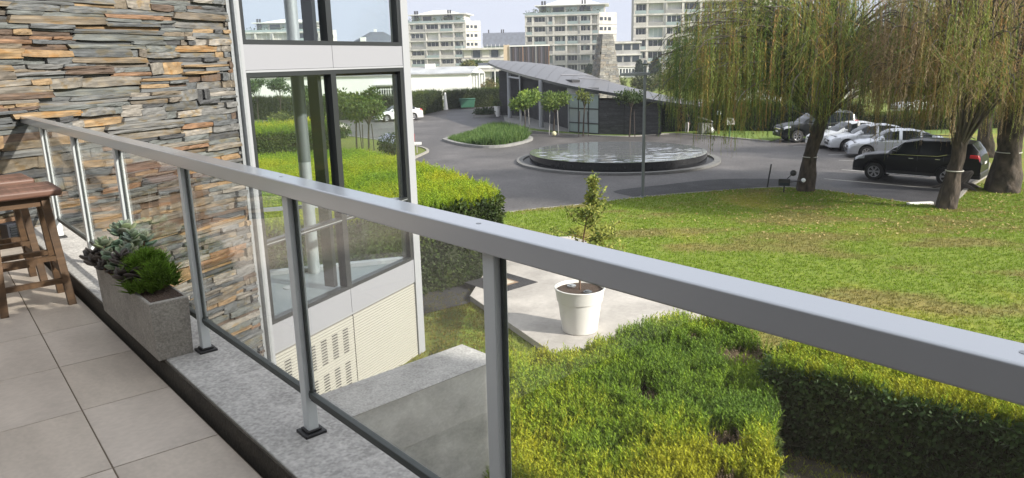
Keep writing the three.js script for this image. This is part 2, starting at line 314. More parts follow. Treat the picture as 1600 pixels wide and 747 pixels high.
// ------------------------------------------------------------------ wooden stools, planter, vent
{
  const st = thing('bar_stool', 'nearer dark wooden bar stool with thick worn seat board on the tiles', 'stool', [fac(5.78, 0.66)[0], 3.75, fac(5.78, 0.66)[1]], FA, 'wooden bar stools by the kerb');
  const seat = new THREE.Group(); 
  part(st, 'seat', merge([box2(-0.2, -0.008, 0.745, 0.8, -0.26, 0.22, 0.02), box2(-0.004, 0.2, 0.745, 0.798, -0.26, 0.22, 0.02)]), m.woodSeat);
  part(st, 'apron', merge([box2(-0.13, 0.13, 0.68, 0.744, -0.19, -0.165), box2(-0.13, 0.13, 0.68, 0.744, 0.145, 0.17), box2(-0.13, -0.105, 0.68, 0.744, -0.165, 0.145), box2(0.105, 0.13, 0.68, 0.744, -0.165, 0.145)]), m.wood);
  for (const sx of [-1, 1]) for (const sz of [-1, 1]) part(st, 'leg', bar([sx * 0.185, 0, sz * 0.195 - 0.015], [sx * 0.115, 0.744, sz * 0.15 - 0.01], 0.052, 0.046), m.wood);
  const rail = (y, a, b) => part(st, 'stretcher', bar(a(y), b(y), 0.022, 0.045), m.wood);
  const L = (sx, sz, y) => [sx * lerp(0.185, 0.115, y / 0.744), y, sz * lerp(0.195, 0.15, y / 0.744) - 0.013];
  for (const [y, a, b] of [[0.24, [-1, -1], [1, -1]], [0.24, [-1, 1], [1, 1]], [0.17, [1, -1], [1, 1]], [0.31, [-1, -1], [-1, 1]], [0.33, [1, -1], [1, 1]]]) part(st, 'stretcher', bar(L(...a, y), L(...b, y), 0.045, 0.03), m.wood);
  const q = fac(6.42, 0.6); dup(st, [q[0], 3.75, q[1]], FA + 0.05, 'dark wooden bar stool half hidden behind the nearer stool', 'wooden bar stools by the kerb');
}
{
  const v = thing('floor_vent', 'small black slatted vent box at the foot of the stone wall', 'vent', [fac(8.0, 0.93)[0], 3.75, fac(8.0, 0.93)[1]], WA);
  part(v, 'case', box2(-0.12, 0.12, 0, 0.2, -0.1, 0.02, 0.008), M([0.02, 0.022, 0.03], 0.6));
  for (let i = 0; i < 7; i++) part(v, 'slat', box2(-0.1, 0.1, 0.03 + i * 0.022, 0.042 + i * 0.022, 0.02, 0.032), m.blackFrame);
}
{
  const c = fac(4.39, 1.015), p = thing('planter_box', 'long grey concrete planter trough standing on the balcony kerb', 'planter', [c[0], 3.846, c[1]], FA);
  const g = prism([[-0.55, -0.085], [0.55, -0.085], [0.55, 0.085], [-0.55, 0.085]], 0, 0.31, 0.006), P = g.attributes.position;
  for (let i = 0; i < P.count; i++) { const k = 1 + 0.12 * P.getY(i) / 0.31; P.setZ(i, P.getZ(i) * k); P.setX(i, P.getX(i) * (1 + 0.012 * P.getY(i) / 0.31)); }
  part(p, 'trough', g, m.planter);
  part(p, 'soil', box2(-0.53, 0.53, 0.3, 0.312, -0.08, 0.08), m.soil);
  // fleshy grey-green leaf plant on the left, spiky bright plant on the right
  const R = rng(77);
  const leafG = (() => { const s = new THREE.SphereGeometry(1, 8, 6); s.scale(0.5, 0.16, 0.5); s.translate(0.55, 0, 0); const A = s.attributes.position; for (let i = 0; i < A.count; i++) { const x = A.getX(i); A.setY(i, A.getY(i) + 0.28 * x * x); } s.computeVertexNormals(); return plain(s); })();
  const plant = (label, cat, name) => thing(name, label, cat, [c[0], 4.15, c[1]], FA);
  const a = plant('grey-green fleshy succulent with round leaves and dark maroon tips in the planter', 'succulent', 'succulent_plant'), rows = [], stems = [];
  for (let k = 0; k < 34; k++) {
    const x = lerp(-0.6, 0.24, R()), z = (R() - 0.5) * 0.26, y = 0.0 + R() * 0.23 * (1 - Math.abs(x + 0.28) * 0.8), dark = x > 0.0 || y < 0.07;
    stems.push(limb([[x * 0.85, -0.02, z * 0.4], [x, y * 0.6, z * 0.9], [x, y, z]], [0.009, 0.006, 0.004], 5, 3));
    const s0 = 0.06 + R() * 0.04;
    for (let i = 0; i < 9; i++) { const s = s0 * (1 - i * 0.055), c1 = dark ? [0.06, 0.05, 0.045] : [0.15 + R() * 0.07, 0.2 + R() * 0.06, 0.13 + R() * 0.05]; rows.push([x, y + i * 0.006 - 0.02, z, 0, i * 2.4 + R(), 0.05 + i * 0.09, s, s, s, ...c1]); }
  }
  part(a, 'stem', merge(stems), m.stem); scatter(a, 'foliage', leafG, m.succ, rows);
  const b = plant('bushy bright green needle-leaved plant at the near end of the planter', 'plant', 'needle_plant'), rb = [];
  const needle = tri([-0.05, 0, 0, 0.05, 0, 0, 0, 1, 0.02, 0, 0, -0.05, 0, 0, 0.05, 0.02, 1, 0]);
  const heads = []; for (let k = 0; k < 46; k++) { const ph = R() * 6.28, el = R() * 1.6; heads.push([0.3 + Math.cos(ph) * Math.sin(el) * 0.17, 0.03 + Math.cos(el) * 0.17, Math.sin(ph) * Math.sin(el) * 0.13]); }
  for (const h of heads) for (let i = 0; i < 60; i++) { const ph = R() * 6.28, t = 0.2 + R() * 1.1, L = 0.055 + R() * 0.03, k = 0.4 + R() * 0.7 * (h[1] > 0.12 ? 1.5 : 0.7); rb.push([h[0] + (R() - 0.5) * 0.03, h[1] + (R() - 0.5) * 0.06, h[2] + (R() - 0.5) * 0.03, t, ph, 0, 0.085, L, 0.085, 0.19 * k, 0.32 * k, 0.045 * k]); }
  part(b, 'stem', merge(heads.map((h) => limb([[0.33, -0.02, 0], [lerp(0.33, h[0], 0.6), h[1] * 0.5, h[2] * 0.6], h], [0.008, 0.006, 0.004], 5, 3))), m.stem);
  scatter(b, 'foliage', needle, leafM(0.7, 0.3), rb); b.scale.set(0.86, 0.82, 0.9);
}
// ------------------------------------------------------------------ dry-laid stone wall
{
  const w = thing('stone_wall', 'tall wall of thin stacked slate and rust coloured stones beside the glass bay', 'wall', WALL, WA);
  part(w, 'wall_core', box2(-2.2, 2.64, 0, 7.2, -0.5, -0.035), m.mortar);
  const R = rng(2024), variants = [];
  for (let k = 0; k < 14; k++) { // unit stones with uneven outlines and split, pitted faces
    const nx = 4, P = [], top = [], bot = [], l = (R() - 0.5) * 0.09, r = (R() - 0.5) * 0.09;
    for (let i = 0; i <= nx; i++) { const x = i / nx - 0.5; top.push([x + (i === 0 ? l : i === nx ? r : 0) * 0.6, 0.5 - R() * 0.1 - (i === 0 || i === nx ? R() * 0.14 : 0)]); bot.push([x - (i === 0 ? l : i === nx ? r : 0) * 0.6, -0.5 + R() * 0.1 + (i === 0 || i === nx ? R() * 0.14 : 0)]); }
    const zt = top.map(() => 0.9 + R() * 0.14), zb = top.map(() => 0.88 + R() * 0.16), zm = top.map(() => 0.93 + R() * 0.14);
    const q = (a, b, c, d) => P.push(...a, ...b, ...c, ...a, ...c, ...d), tp = (i, z) => [top[i][0], top[i][1], z], bp = (i, z) => [bot[i][0], bot[i][1], z], mp = (i) => [(top[i][0] + bot[i][0]) / 2, (top[i][1] + bot[i][1]) / 2 + (zm[i] - 1) * 0.5, zm[i]];
    for (let i = 0; i < nx; i++) {
      q(bp(i, zb[i]), bp(i + 1, zb[i + 1]), mp(i + 1), mp(i)); q(mp(i), mp(i + 1), tp(i + 1, zt[i + 1]), tp(i, zt[i]));
      q(tp(i, zt[i]), tp(i + 1, zt[i + 1]), tp(i + 1, 0), tp(i, 0)); q(bp(i, 0), bp(i + 1, 0), bp(i + 1, zb[i + 1]), bp(i, zb[i]));
    }
    q(bp(0, 0), bp(0, zb[0]), tp(0, zt[0]), tp(0, 0)); q(bp(nx, zb[nx]), bp(nx, 0), tp(nx, 0), tp(nx, zt[nx]));
    const g = new THREE.BufferGeometry(); g.setAttribute('position', new THREE.Float32BufferAttribute(P, 3)); g.computeVertexNormals();
    const uv = new Float32Array(P.length / 3 * 2), ou = R(), ov = R(); for (let i = 0; i < P.length / 3; i++) uv.set([P[i * 3] * 0.8 + ou, P[i * 3 + 1] * 0.22 + P[i * 3 + 2] * 0.1 + ov], i * 2);
    g.setAttribute('uv', new THREE.BufferAttribute(uv, 2)); variants.push(g);
  }
  const tones = [[0.18, 0.19, 0.195], [0.225, 0.225, 0.22], [0.13, 0.14, 0.148], [0.27, 0.245, 0.21], [0.21, 0.18, 0.145], [0.33, 0.295, 0.25], [0.38, 0.25, 0.13], [0.42, 0.29, 0.16], [0.32, 0.185, 0.105], [0.16, 0.11, 0.08], [0.09, 0.093, 0.098], [0.25, 0.205, 0.15], [0.19, 0.205, 0.2], [0.38, 0.35, 0.31]];
  tones.forEach((c) => c.forEach((v, i) => { c[i] = v * 0.82; }));
  const mats = tones.map((c) => M(c, 0.8, { map: T.slateC, size: 1, bump: T.slateB, bumpScale: 0.009 }));
  const pick = () => { const r = R(); return r < 0.4 ? [0, 1, 2, 12][(R() * 4) | 0] : r < 0.63 ? [3, 4, 11][(R() * 3) | 0] : r < 0.73 ? [5, 13][(R() * 2) | 0] : r < 0.87 ? [6, 7, 8][(R() * 3) | 0] : [9, 10][(R() * 2) | 0]; };
  const stones = [];
  const lay = (x0, x1, y0, y1, tone) => { if (x1 - x0 > 0.02 && y1 - y0 > 0.012) stones.push([x0, x1, y0, y1, R() < 0.75 ? tone : pick()]); };
  for (let y = 0; y < 7.15;) { // bands split into blocks, blocks into layers, layers into stones
    const H = 0.1 + R() * 0.12;
    for (let x = -2.2 - R() * 0.4; x < 2.62;) {
      const W = 0.3 + R() * R() * 1.0 + 0.12, x1 = Math.min(2.62, x + W), n = R() < 0.1 ? 1 : R() < 0.35 ? 2 : R() < 0.65 ? 3 : R() < 0.88 ? 4 : 5;
      let cuts = [0]; for (let i = 1; i < n; i++) cuts.push((i + (R() - 0.5) * 0.6) / n); cuts.push(1);
      for (let i = 0; i < n; i++) {
        const a = y + H * cuts[i], b = y + H * cuts[i + 1], t = pick(), k = R() < 0.45 ? 1 : R() < 0.75 ? 2 : 3; let xs = x;
        for (let j = 0; j < k; j++) { const xe = j === k - 1 ? x1 : xs + (x1 - xs) * (0.3 + R() * 0.5); lay(Math.max(-2.2, xs), xe, a, b, t); xs = xe; }
      }
      x = x1;
    }
    y += H;
  }
  const seen = (s) => s[2] > 0.9 && s[3] < 6.7 && s[1] > -0.7;
  const order = stones.filter(seen).sort((a, b) => (b[1] - b[0]) * (b[3] - b[2]) - (a[1] - a[0]) * (a[3] - a[2])), big = new Set(order.slice(0, 296)), rest = [];
  for (const s of stones) {
    const g = variants[(R() * 14) | 0], w1 = s[1] - s[0] + 0.02, h1 = (s[3] - s[2]) * 1.03 + 0.004, x = (s[0] + s[1]) / 2, y = (s[2] + s[3]) / 2, z = 0.045 + R() * 0.065, tilt = (R() - 0.5) * Math.min(0.09, 0.02 / w1);
    if (big.has(s)) { const o = part(w, 'stone', g, mats[s[4]], x, y, -0.06); o.scale.set(w1, h1, z); o.rotation.z = tilt; }
    else { const c = g.clone(); c.scale(w1, h1, z); c.rotateZ(tilt); c.translate(x, y, -0.06); const C = new Float32Array(c.attributes.position.count * 3); for (let i = 0; i < C.length; i += 3) C.set(tones[s[4]], i); c.setAttribute('color', new THREE.BufferAttribute(C, 3)); rest.push(c); }
  }
  stuff(part(w, 'small_stones', mergeGeometries(rest), M([1, 1, 1], 0.78, { map: T.slate, size: 1, bump: T.slateB, bumpScale: 0.012, vertexColors: true })));
}
// ------------------------------------------------------------------ glazed bay
{
  const b = thing('glass_bay', 'white framed glass bay with black window frames and louvred panels below', 'bay window', WALL, WA);
  const v = (s0, s1, y0, y1, n0, n1, r = 0) => box2(s0, s1, y0, y1, n0, n1, r);
  part(b, 'corner_post', v(6.47, 6.68, 0, 7.6, -0.2, 0.03, 0.006), m.whitePaint);
  part(b, 'jamb', merge([v(2.65, 2.7, 0, 7.6, -0.2, 0.0, 0.004), v(2.72, 2.76, 0, 7.6, -0.2, 0.05, 0.004)]), m.alu);
  part(b, 'jamb', v(2.76, 2.84, 0, 7.6, -0.2, 0.02, 0.004), m.whitePaint);
  part(b, 'jamb_strip', v(2.7, 2.72, 0, 7.6, -0.2, -0.02), m.gasket);
  part(b, 'spandrel', v(2.84, 4.6, 5.24, 5.56, -0.14, 0.012, 0.004), m.panel);
  part(b, 'spandrel', v(4.608, 6.47, 5.24, 5.56, -0.14, 0.012, 0.004), m.panel);
  part(b, 'spandrel', v(2.84, 4.6, 1.44, 1.84, -0.14, 0.012, 0.004), m.panel);
  part(b, 'spandrel', v(4.608, 6.47, 1.44, 1.84, -0.14, 0.012, 0.004), m.panel);
  part(b, 'spandrel_trim', v(2.84, 6.47, 5.21, 5.237, -0.1, 0.02), m.whitePaint); part(b, 'spandrel_trim', v(2.84, 6.47, 1.412, 1.437, -0.1, 0.004), m.whitePaint);
  for (const [y0, y1, win] of [[1.84, 5.21, 1], [5.56, 7.6, 0]]) {
    const f = part(b, 'window_frame', merge([v(2.84, 2.9, y0, y1, -0.1, 0.016), v(6.38, 6.47, y0, y1, -0.1, 0.01), v(2.9, 6.38, y0, y0 + 0.06, -0.1, 0.016), v(2.9, 6.38, y1 - 0.06, y1, -0.1, 0.01)]), m.blackFrame);
    part(b, 'mullion', merge([v(4.52, 4.64, y0 + 0.06, y1 - 0.06, -0.12, 0.018), v(4.42, 4.5, y0 + 0.06, y1 - 0.06, -0.34, -0.15)]), m.blackFrame);
    if (win) part(b, 'transom', merge([v(2.9, 4.52, 2.93, 2.995, -0.1, 0.012), v(4.64, 6.38, 2.93, 2.995, -0.1, 0.012)]), m.blackFrame);
    if (win) part(b, 'transom_trim', merge([v(2.9, 4.52, 2.955, 2.967, 0.0125, 0.018), v(4.64, 6.38, 2.955, 2.967, 0.0125, 0.018)]), m.alu);
    for (const [s0, s1] of [[2.9, 4.52], [4.64, 6.38]]) for (const [a, c] of win ? [[1.9, 2.93], [2.995, 5.15]] : [[5.62, 7.54]]) part(b, 'glass_pane', v(s0, s1, a, c, -0.05, -0.042), m.bayGlass);
  }
  for (const s of [2.84, 4.64]) { // two louvred panels
    const s1 = s === 2.84 ? 4.62 : 6.46, L = []; for (let y = 0.01; y < 1.38; y += 0.046) { const g = bx(s1 - s, 0.034, 0.016, (s + s1) / 2, y + 0.017, -0.008); L.push(g); }
    const pn = part(b, 'louvre_panel', v(s, s1, 0, 1.41, -0.14, -0.014), m.creamBack); stuff(part(pn, 'slats', merge(L), m.cream));
    if (s === 2.84) for (let c = 0; c < 6; c++) for (const y0 of [0.3, 0.86]) {
      const V = []; for (let k = 0; k < 9; k++) V.push(bx(0.13, 0.016, 0.006, 3.08 + c * 0.265, y0 + k * 0.046 - 0.006, 0.001));
      part(b, 'vent', merge(V), m.black);
    }
  }
  // slanting rear face from the corner post back to the left, floor, ceilings, column
  const F = (t, d) => [6.44 - 0.676 * t + 0.737 * d, -0.03 - 0.737 * t - 0.676 * d]; // t along the rear face, d outwards
  const P3 = (t0, t1, d0, d1) => [F(t0, d0), F(t1, d0), F(t1, d1), F(t0, d1)];
  const rear = (t0, t1, y0, y1, d0, d1) => prism(P3(t0, t1, d0, d1).map(([s, n]) => [s, n]), y0, y1);
  const tri3 = [[2.84, -0.12], [6.4, -0.12], F(3.4, -0.05), [2.84, -3.2]];
  part(b, 'bay_floor', prism(tri3, 1.55, 1.84), M([0.16, 0.185, 0.2], 0.35));
  part(b, 'bay_floor', prism(tri3, 5.22, 5.55), m.panel);
  part(b, 'bay_roof', prism([[2.7, 0.02], [6.68, 0.02], F(3.6, 0.1), [2.7, -3.2]], 7.6, 7.8), m.whitePaint);
  part(b, 'bay_base', prism([[2.84, -0.16], [6.4, -0.16], F(3.4, -0.05), [2.84, -3.2]], 0, 1.54), m.wall);
  part(b, 'back_wall', prism([[2.64, -0.5], [2.84, -0.5], [2.84, -3.3], [2.64, -3.3]], 0, 7.6), m.wall);
  part(b, 'back_wall', prism([[2.84, -3.2], F(3.45, 0), F(3.6, 0.12), [2.84, -3.35]], 0, 7.6), m.wall);
  part(b, 'rear_sill', merge([rear(0.12, 3.4, 1.84, 1.9, -0.1, 0.06), rear(0.12, 3.4, 2.92, 2.98, -0.02, 0.05)]), m.whitePaint);
  part(b, 'rear_frame', merge([rear(0.06, 0.14, 1.84, 5.2, -0.02, 0.04), rear(0.14, 3.4, 5.1, 5.2, -0.02, 0.04), rear(0.14, 3.4, 5.55, 5.62, -0.02, 0.04)]), m.blackFrame);
  for (const [a, c] of [[1.9, 2.92], [2.98, 5.1], [5.62, 7.58]]) part(b, 'rear_pane', rear(0.14, 3.4, a, c, 0.01, 0.018), m.bayGlass);
  part(b, 'column', cyl(0.1, 0.1, 1.9, 5.15, 1.84, -1.15, 20), m.alu); part(b, 'column', cyl(0.1, 0.1, 1.98, 5.15, 5.55, -1.15, 20), m.alu);
  part(b, 'column_shade', cyl(0.104, 0.104, 1.45, 5.15, 3.74, -1.15, 20), m.steel);  // upper column in darker metal, its backlit shade put into the colour
  part(b, 'floor_disc', cyl(0.1, 0.1, 0.012, 4.3, 1.84, -0.95, 20), m.whitePaint);
}
{ // concrete parapet block running out from the building
  const d = [-0.726, 0.688], n = [0.688, 0.726], A = [-0.17, -7.36], o = struct('concrete_parapet');
  const P = (t, k) => [A[0] + d[0] * t + n[0] * k, A[1] + d[1] * t + n[1] * k];
  part(o, 'parapet_wall', prism([P(0, 0), P(0, -0.61), P(4, -0.61), P(4, 0)], 0, 2.19), m.conc);
  part(o, 'parapet_top', prism([P(-0.005, 0.005), P(-0.005, -0.615), P(4, -0.615), P(4, 0.005)], 2.19, 2.2, 0.003), m.concTop);
}

// ================================================================== ground, road, lawns, paths
{
  struct('ground', flat([[-700, 60], [700, 60], [700, -900], [-700, -900]], -0.1), m.meadow);
  struct('road', flat([[-60, -20], [26, -20], [26, -47.6], [17.2, -47.6], [15.9, -46.4], [14.9, -48.2], [13.3, -50.6], [11.2, -52.4], [9, -51.4], [7.6, -51.05], [4.8, -53], [2.3, -55.8], [0, -62], [5, -66], [3, -89.5], [-1, -89.5], [-7.2, -85.4], [-9.6, -74.6], [-14, -73], [-60, -82]], -0.05), m.asphalt);
  struct('road_patch', flat(smooth([[-6.5, -84], [-6.4, -76], [-5.2, -68], [-2.8, -61.5], [0.2, -58.5], [1.5, -62], [0.5, -70], [-1, -80], [-2, -88], [-6, -85], [-6.5, -84]], 4).slice(0, -1), -0.046), m.asphaltPatch);
  struct('road_patch', flat(smooth([[4.8, -28.6], [8.5, -29.7], [12.2, -29.8], [12.6, -31.5], [9.5, -32.4], [6.5, -31.2], [4.2, -29.9], [4.8, -28.6]], 4).slice(0, -1), -0.046), m.asphaltDark);
  struct('road_patch', flat(smooth([[13.6, -27.9], [15.1, -26.2], [17.5, -28.4], [16.6, -29.2], [14, -31.2], [13.2, -30], [13.6, -27.9]], 4).slice(0, -1), -0.046), m.asphaltPatch);
}
const lawnColor = (x, z) => { // grass green with yellowed and worn patches
  const a = fbm(x * 0.22 + 40, z * 0.22 + 9, 201, 4), b = fbm(x * 0.9 + 4, z * 0.55, 205, 3), dry = sstep(a * 0.6 + b * 0.4, 0.5, 0.66), worn = sstep(fbm(x * 0.4 + 3, z * 0.9 + 20, 209, 4), 0.55, 0.7);
  let c = [lerp(0.205, 0.33, dry), lerp(0.295, 0.335, dry), lerp(0.026, 0.055, dry)];
  return [lerp(c[0], 0.27, worn * 0.75), lerp(c[1], 0.22, worn * 0.75), lerp(c[2], 0.085, worn * 0.75)];
};
function lawn(name, poly, y, cell, tint) {
  const xs = poly.map((p) => p[0]), zs = poly.map((p) => p[1]), g = flat(poly, y);
  // refine: a grid of vertices inside the outline carries the colour
  const x0 = Math.min(...xs), x1 = Math.max(...xs), z0 = Math.min(...zs), z1 = Math.max(...zs), pos = [], colr = [], uv = [];
  const put = (x, z) => { pos.push(x, y + 0.002, z); const c = tint ? tint(x, z) : lawnColor(x, z); colr.push(...c); uv.push(x, z); };
  for (let x = x0; x < x1; x += cell) for (let z = z0; z < z1; z += cell) {
    const ok = [[x, z], [x + cell, z], [x + cell, z + cell], [x, z + cell]].every(([a, b]) => inside(poly, a, b)); if (!ok) continue;
    for (const [a, b] of [[x, z], [x, z + cell], [x + cell, z + cell], [x, z], [x + cell, z + cell], [x + cell, z]]) put(a, b);
  }
  const p = g.attributes.position; for (let i = 0; i < p.count; i++) { pos.push(p.getX(i), y - 0.002, p.getZ(i)); colr.push(...(tint ? tint(p.getX(i), p.getZ(i)) : lawnColor(p.getX(i), p.getZ(i)))); uv.push(p.getX(i), p.getZ(i)); }
  const q = new THREE.BufferGeometry(); q.setAttribute('position', new THREE.Float32BufferAttribute(pos, 3)); q.setAttribute('color', new THREE.Float32BufferAttribute(colr, 3)); q.setAttribute('uv', new THREE.Float32BufferAttribute(uv, 2));
  const nn = new Float32Array(pos.length); for (let i = 1; i < nn.length; i += 3) nn[i] = 1; q.setAttribute('normal', new THREE.BufferAttribute(nn, 3));
  return struct(name, q, m.lawn);
}
const lawnEdge = smooth([[-0.6, -25.6], [0.6, -26.3], [2.5, -27.0], [5, -28.2], [8.8, -29.35], [11.2, -29.75], [12.2, -29.0], [13.2, -27.7], [14, -26.35], [14.9, -25.3]], 5);
const parkBack = [[14.9, -25.3], [16.4, -26.6], [18.2, -28.9], [20.2, -31.1], [22.5, -34.5], [24.6, -39], [25.2, -47]];
const mainLawn = [...lawnEdge, ...parkBack.slice(1), [60, -60], [60, 8], [-2, 8], [-2, -25]];
lawn('lawn', mainLawn, 0, 0.5);
struct('lawn_edging', strip(lawnEdge, 0.1, 0.012, 0.09), m.edging);
struct('dark_ground', flat([[2.2, -4.6], [2.9, -8.6], [3.6, -9.5], [9.4, -4.5], [8, -2.5]], 0.02), m.hedgeCoreDry);  // near-black sheet over the grass between the two hedges
struct('parking_kerb', strip(parkBack, 0.14, 0.07, 0.15), m.edging);
const leftEdge = smooth([[-0.6, -25.6], [-3.4, -29], [-4.9, -36], [-5.45, -41.5], [-5.15, -43.6], [-5.0, -45], [-5.6, -47], [-8, -50.5], [-13, -56.5], [-21, -62], [-40, -67]], 5);
lawn('lawn', [...leftEdge, [-60, -70], [-60, 8], [-2, 8]], 0.004, 0.8, (x, z) => { const a = fbm(x * 0.3, z * 0.3, 231, 4); return [lerp(0.1, 0.22, a), lerp(0.17, 0.23, a), 0.025]; });
struct('lawn_edging', strip(leftEdge.slice(5), 0.16, 0.05, 0.12), m.edging);
// pavilion forecourt: grass strip with kerb, and paving under the canopy
const pavEdge = smooth([[1.2, -57.2], [2.2, -55.7], [3.6, -54.0], [4.8, -53.0], [7.6, -51.1], [9.2, -51.3], [11.2, -52.2], [13.3, -50.5], [14.9, -48.1], [16.2, -46.1]], 5);
lawn('lawn', [...pavEdge, [17.3, -47.5], [34, -47.5], [34, -58], [10.6, -54], [10.4, -51.9], [6.3, -53.0], [4.4, -55.2], [2.9, -58.6], [1.4, -58.6]], -0.012, 0.4, (x, z) => { const a = fbm(x, z, 241, 3); return [lerp(0.1, 0.17, a), lerp(0.2, 0.25, a), 0.025]; });
struct('lawn_edging', strip(pavEdge, 0.16, 0.03, 0.1), m.edging);
struct('forecourt', prism([[-0.6, -74], [-0.4, -66], [1.4, -60.2], [2.3, -57.6], [4.5, -55], [8, -58], [6, -72]], -0.1, 0.0), m.slabSide);
// parking bay lines
for (const [a, b] of [[[13.67, -31.84], [16.95, -28.75]], [[15.48, -34.25], [18.9, -31.6]], [[16.71, -37.39], [20.5, -35.2]], [[17.1, -39.6], [21.3, -38.3]], [[16.67, -43.42], [21, -42.6]]]) struct('parking_line', strip([a, b], 0.11, -0.044, 0.003), m.paintLine);
{ const w = thing('wheel_stop', 'low white concrete wheel stop lying at the lawn edge by the leaning willow', 'wheel stop', [14.55, -0.05, -25.75], 0.1); part(w, 'block', box2(-0.5, 0.45, 0, 0.11, -0.08, 0.08, 0.03), m.white); }
{ // raised path slab with its inlaid diamond, dark strip path
  const s = struct('paved_path'), P = [[0.95, -11.9], [-0.98, -15.9], [-0.2, -21.2], [1.8, -21.4], [4.9, -15.6], [3.2, -12.0]];
  part(s, 'path_slab', prism(P, 0.02, 0.15, 0.01), m.slab);
  const D = (cx, cz, k, a) => [[0, 1], [1, 0], [0, -1], [-1, 0]].map(([x, z]) => [cx + (x * Math.cos(a) - z * Math.sin(a)) * k, cz + (x * Math.sin(a) + z * Math.cos(a)) * k]);
  part(s, 'inlay_band', prism(D(-0.28, -16.86, 0.88, 0.06), 0.1, 0.154), m.asphaltDark);
  part(s, 'inlay_border', prism(D(-0.28, -16.86, 0.42, 0.06), 0.1, 0.158), M([0.25, 0.17, 0.11], 0.8));
  part(s, 'inlay_centre', prism(D(-0.28, -16.86, 0.32, 0.06), 0.1, 0.162), M([0.5, 0.45, 0.36], 0.8));
  struct('side_path', flat([[-0.98, -15.75], [-0.85, -17.0], [-2.4, -18.2], [-3.2, -14.6], [-1.9, -15.1]], 0.03), m.asphaltDark);
}
// ------------------------------------------------------------------ foliage pieces
const bladeTuft = (n, w, h, spread, seed) => { const R = rng(seed), L = []; for (let i = 0; i < n; i++) { const a = R() * 6.28, b = R() * spread, ca = Math.cos(a), sa = Math.sin(a), hh = h * (0.6 + 0.4 * R()), x = ca * b * 0.4, z = sa * b * 0.4, tx = ca * b * 1.3, tz = sa * b * 1.3, px = -sa * w / 2, pz = ca * w / 2; L.push(x - px, 0, z - pz, x + px, 0, z + pz, x + tx * 0.5 + px * 0.8, hh * 0.55, z + tz * 0.5 + pz * 0.8, x - px, 0, z - pz, x + tx * 0.5 + px * 0.8, hh * 0.55, z + tz * 0.5 + pz * 0.8, x + tx, hh, z + tz); } return tri(L); };
const leafCluster = (n, len, wid, rad, seed) => { const R = rng(seed), L = []; for (let i = 0; i < n; i++) { const d = new THREE.Vector3(R() - 0.5, R() - 0.4, R() - 0.5).normalize(), s = new THREE.Vector3(R() - 0.5, R() - 0.5, R() - 0.5).cross(d).normalize().multiplyScalar(wid / 2), o = d.clone().multiplyScalar(rad * (0.3 + R() * 0.7)), a = o, b = o.clone().addScaledVector(d, len), c = o.clone().addScaledVector(d, len * 0.45).add(s), e = o.clone().addScaledVector(d, len * 0.45).sub(s).add(new THREE.Vector3(0, -len * 0.08, 0)); L.push(...a.toArray(), ...c.toArray(), ...b.toArray(), ...a.toArray(), ...b.toArray(), ...e.toArray()); } return tri(L); };
const sprig = (seed) => { const R = rng(seed), L = []; for (let s = 0; s < 2; s++) { const lx = (R() - 0.5) * 0.07, lz = (R() - 0.5) * 0.07, ox = (R() - 0.5) * 0.05, oz = (R() - 0.5) * 0.05, H = 0.15 + R() * 0.06; for (let i = 0; i < 17; i++) { const t = 0.08 + 0.92 * i / 16, a = i * 2.4 + R(), l = lerp(0.036, 0.022, t), x = ox + lx * t, y = H * t, z = oz + lz * t, ca = Math.cos(a), sa = Math.sin(a), w = 0.0065; L.push(x - sa * w, y, z + ca * w, x + sa * w, y, z - ca * w, x + ca * l, y + l * 0.95, z + sa * l); } L.push(ox - 0.004, 0, oz, ox + 0.004, 0, oz, ox + lx, H, oz + lz); } return tri(L); };
const tuftA = sprig(1), tuftB = bladeTuft(7, 0.02, 0.12, 0.08, 2), grassTuft = bladeTuft(5, 0.012, 0.05, 0.05, 3), clusterA = leafCluster(9, 0.1, 0.055, 0.1, 4), clusterBig = leafCluster(10, 0.26, 0.13, 0.24, 5), clusterSmall = leafCluster(8, 0.05, 0.03, 0.05, 6);
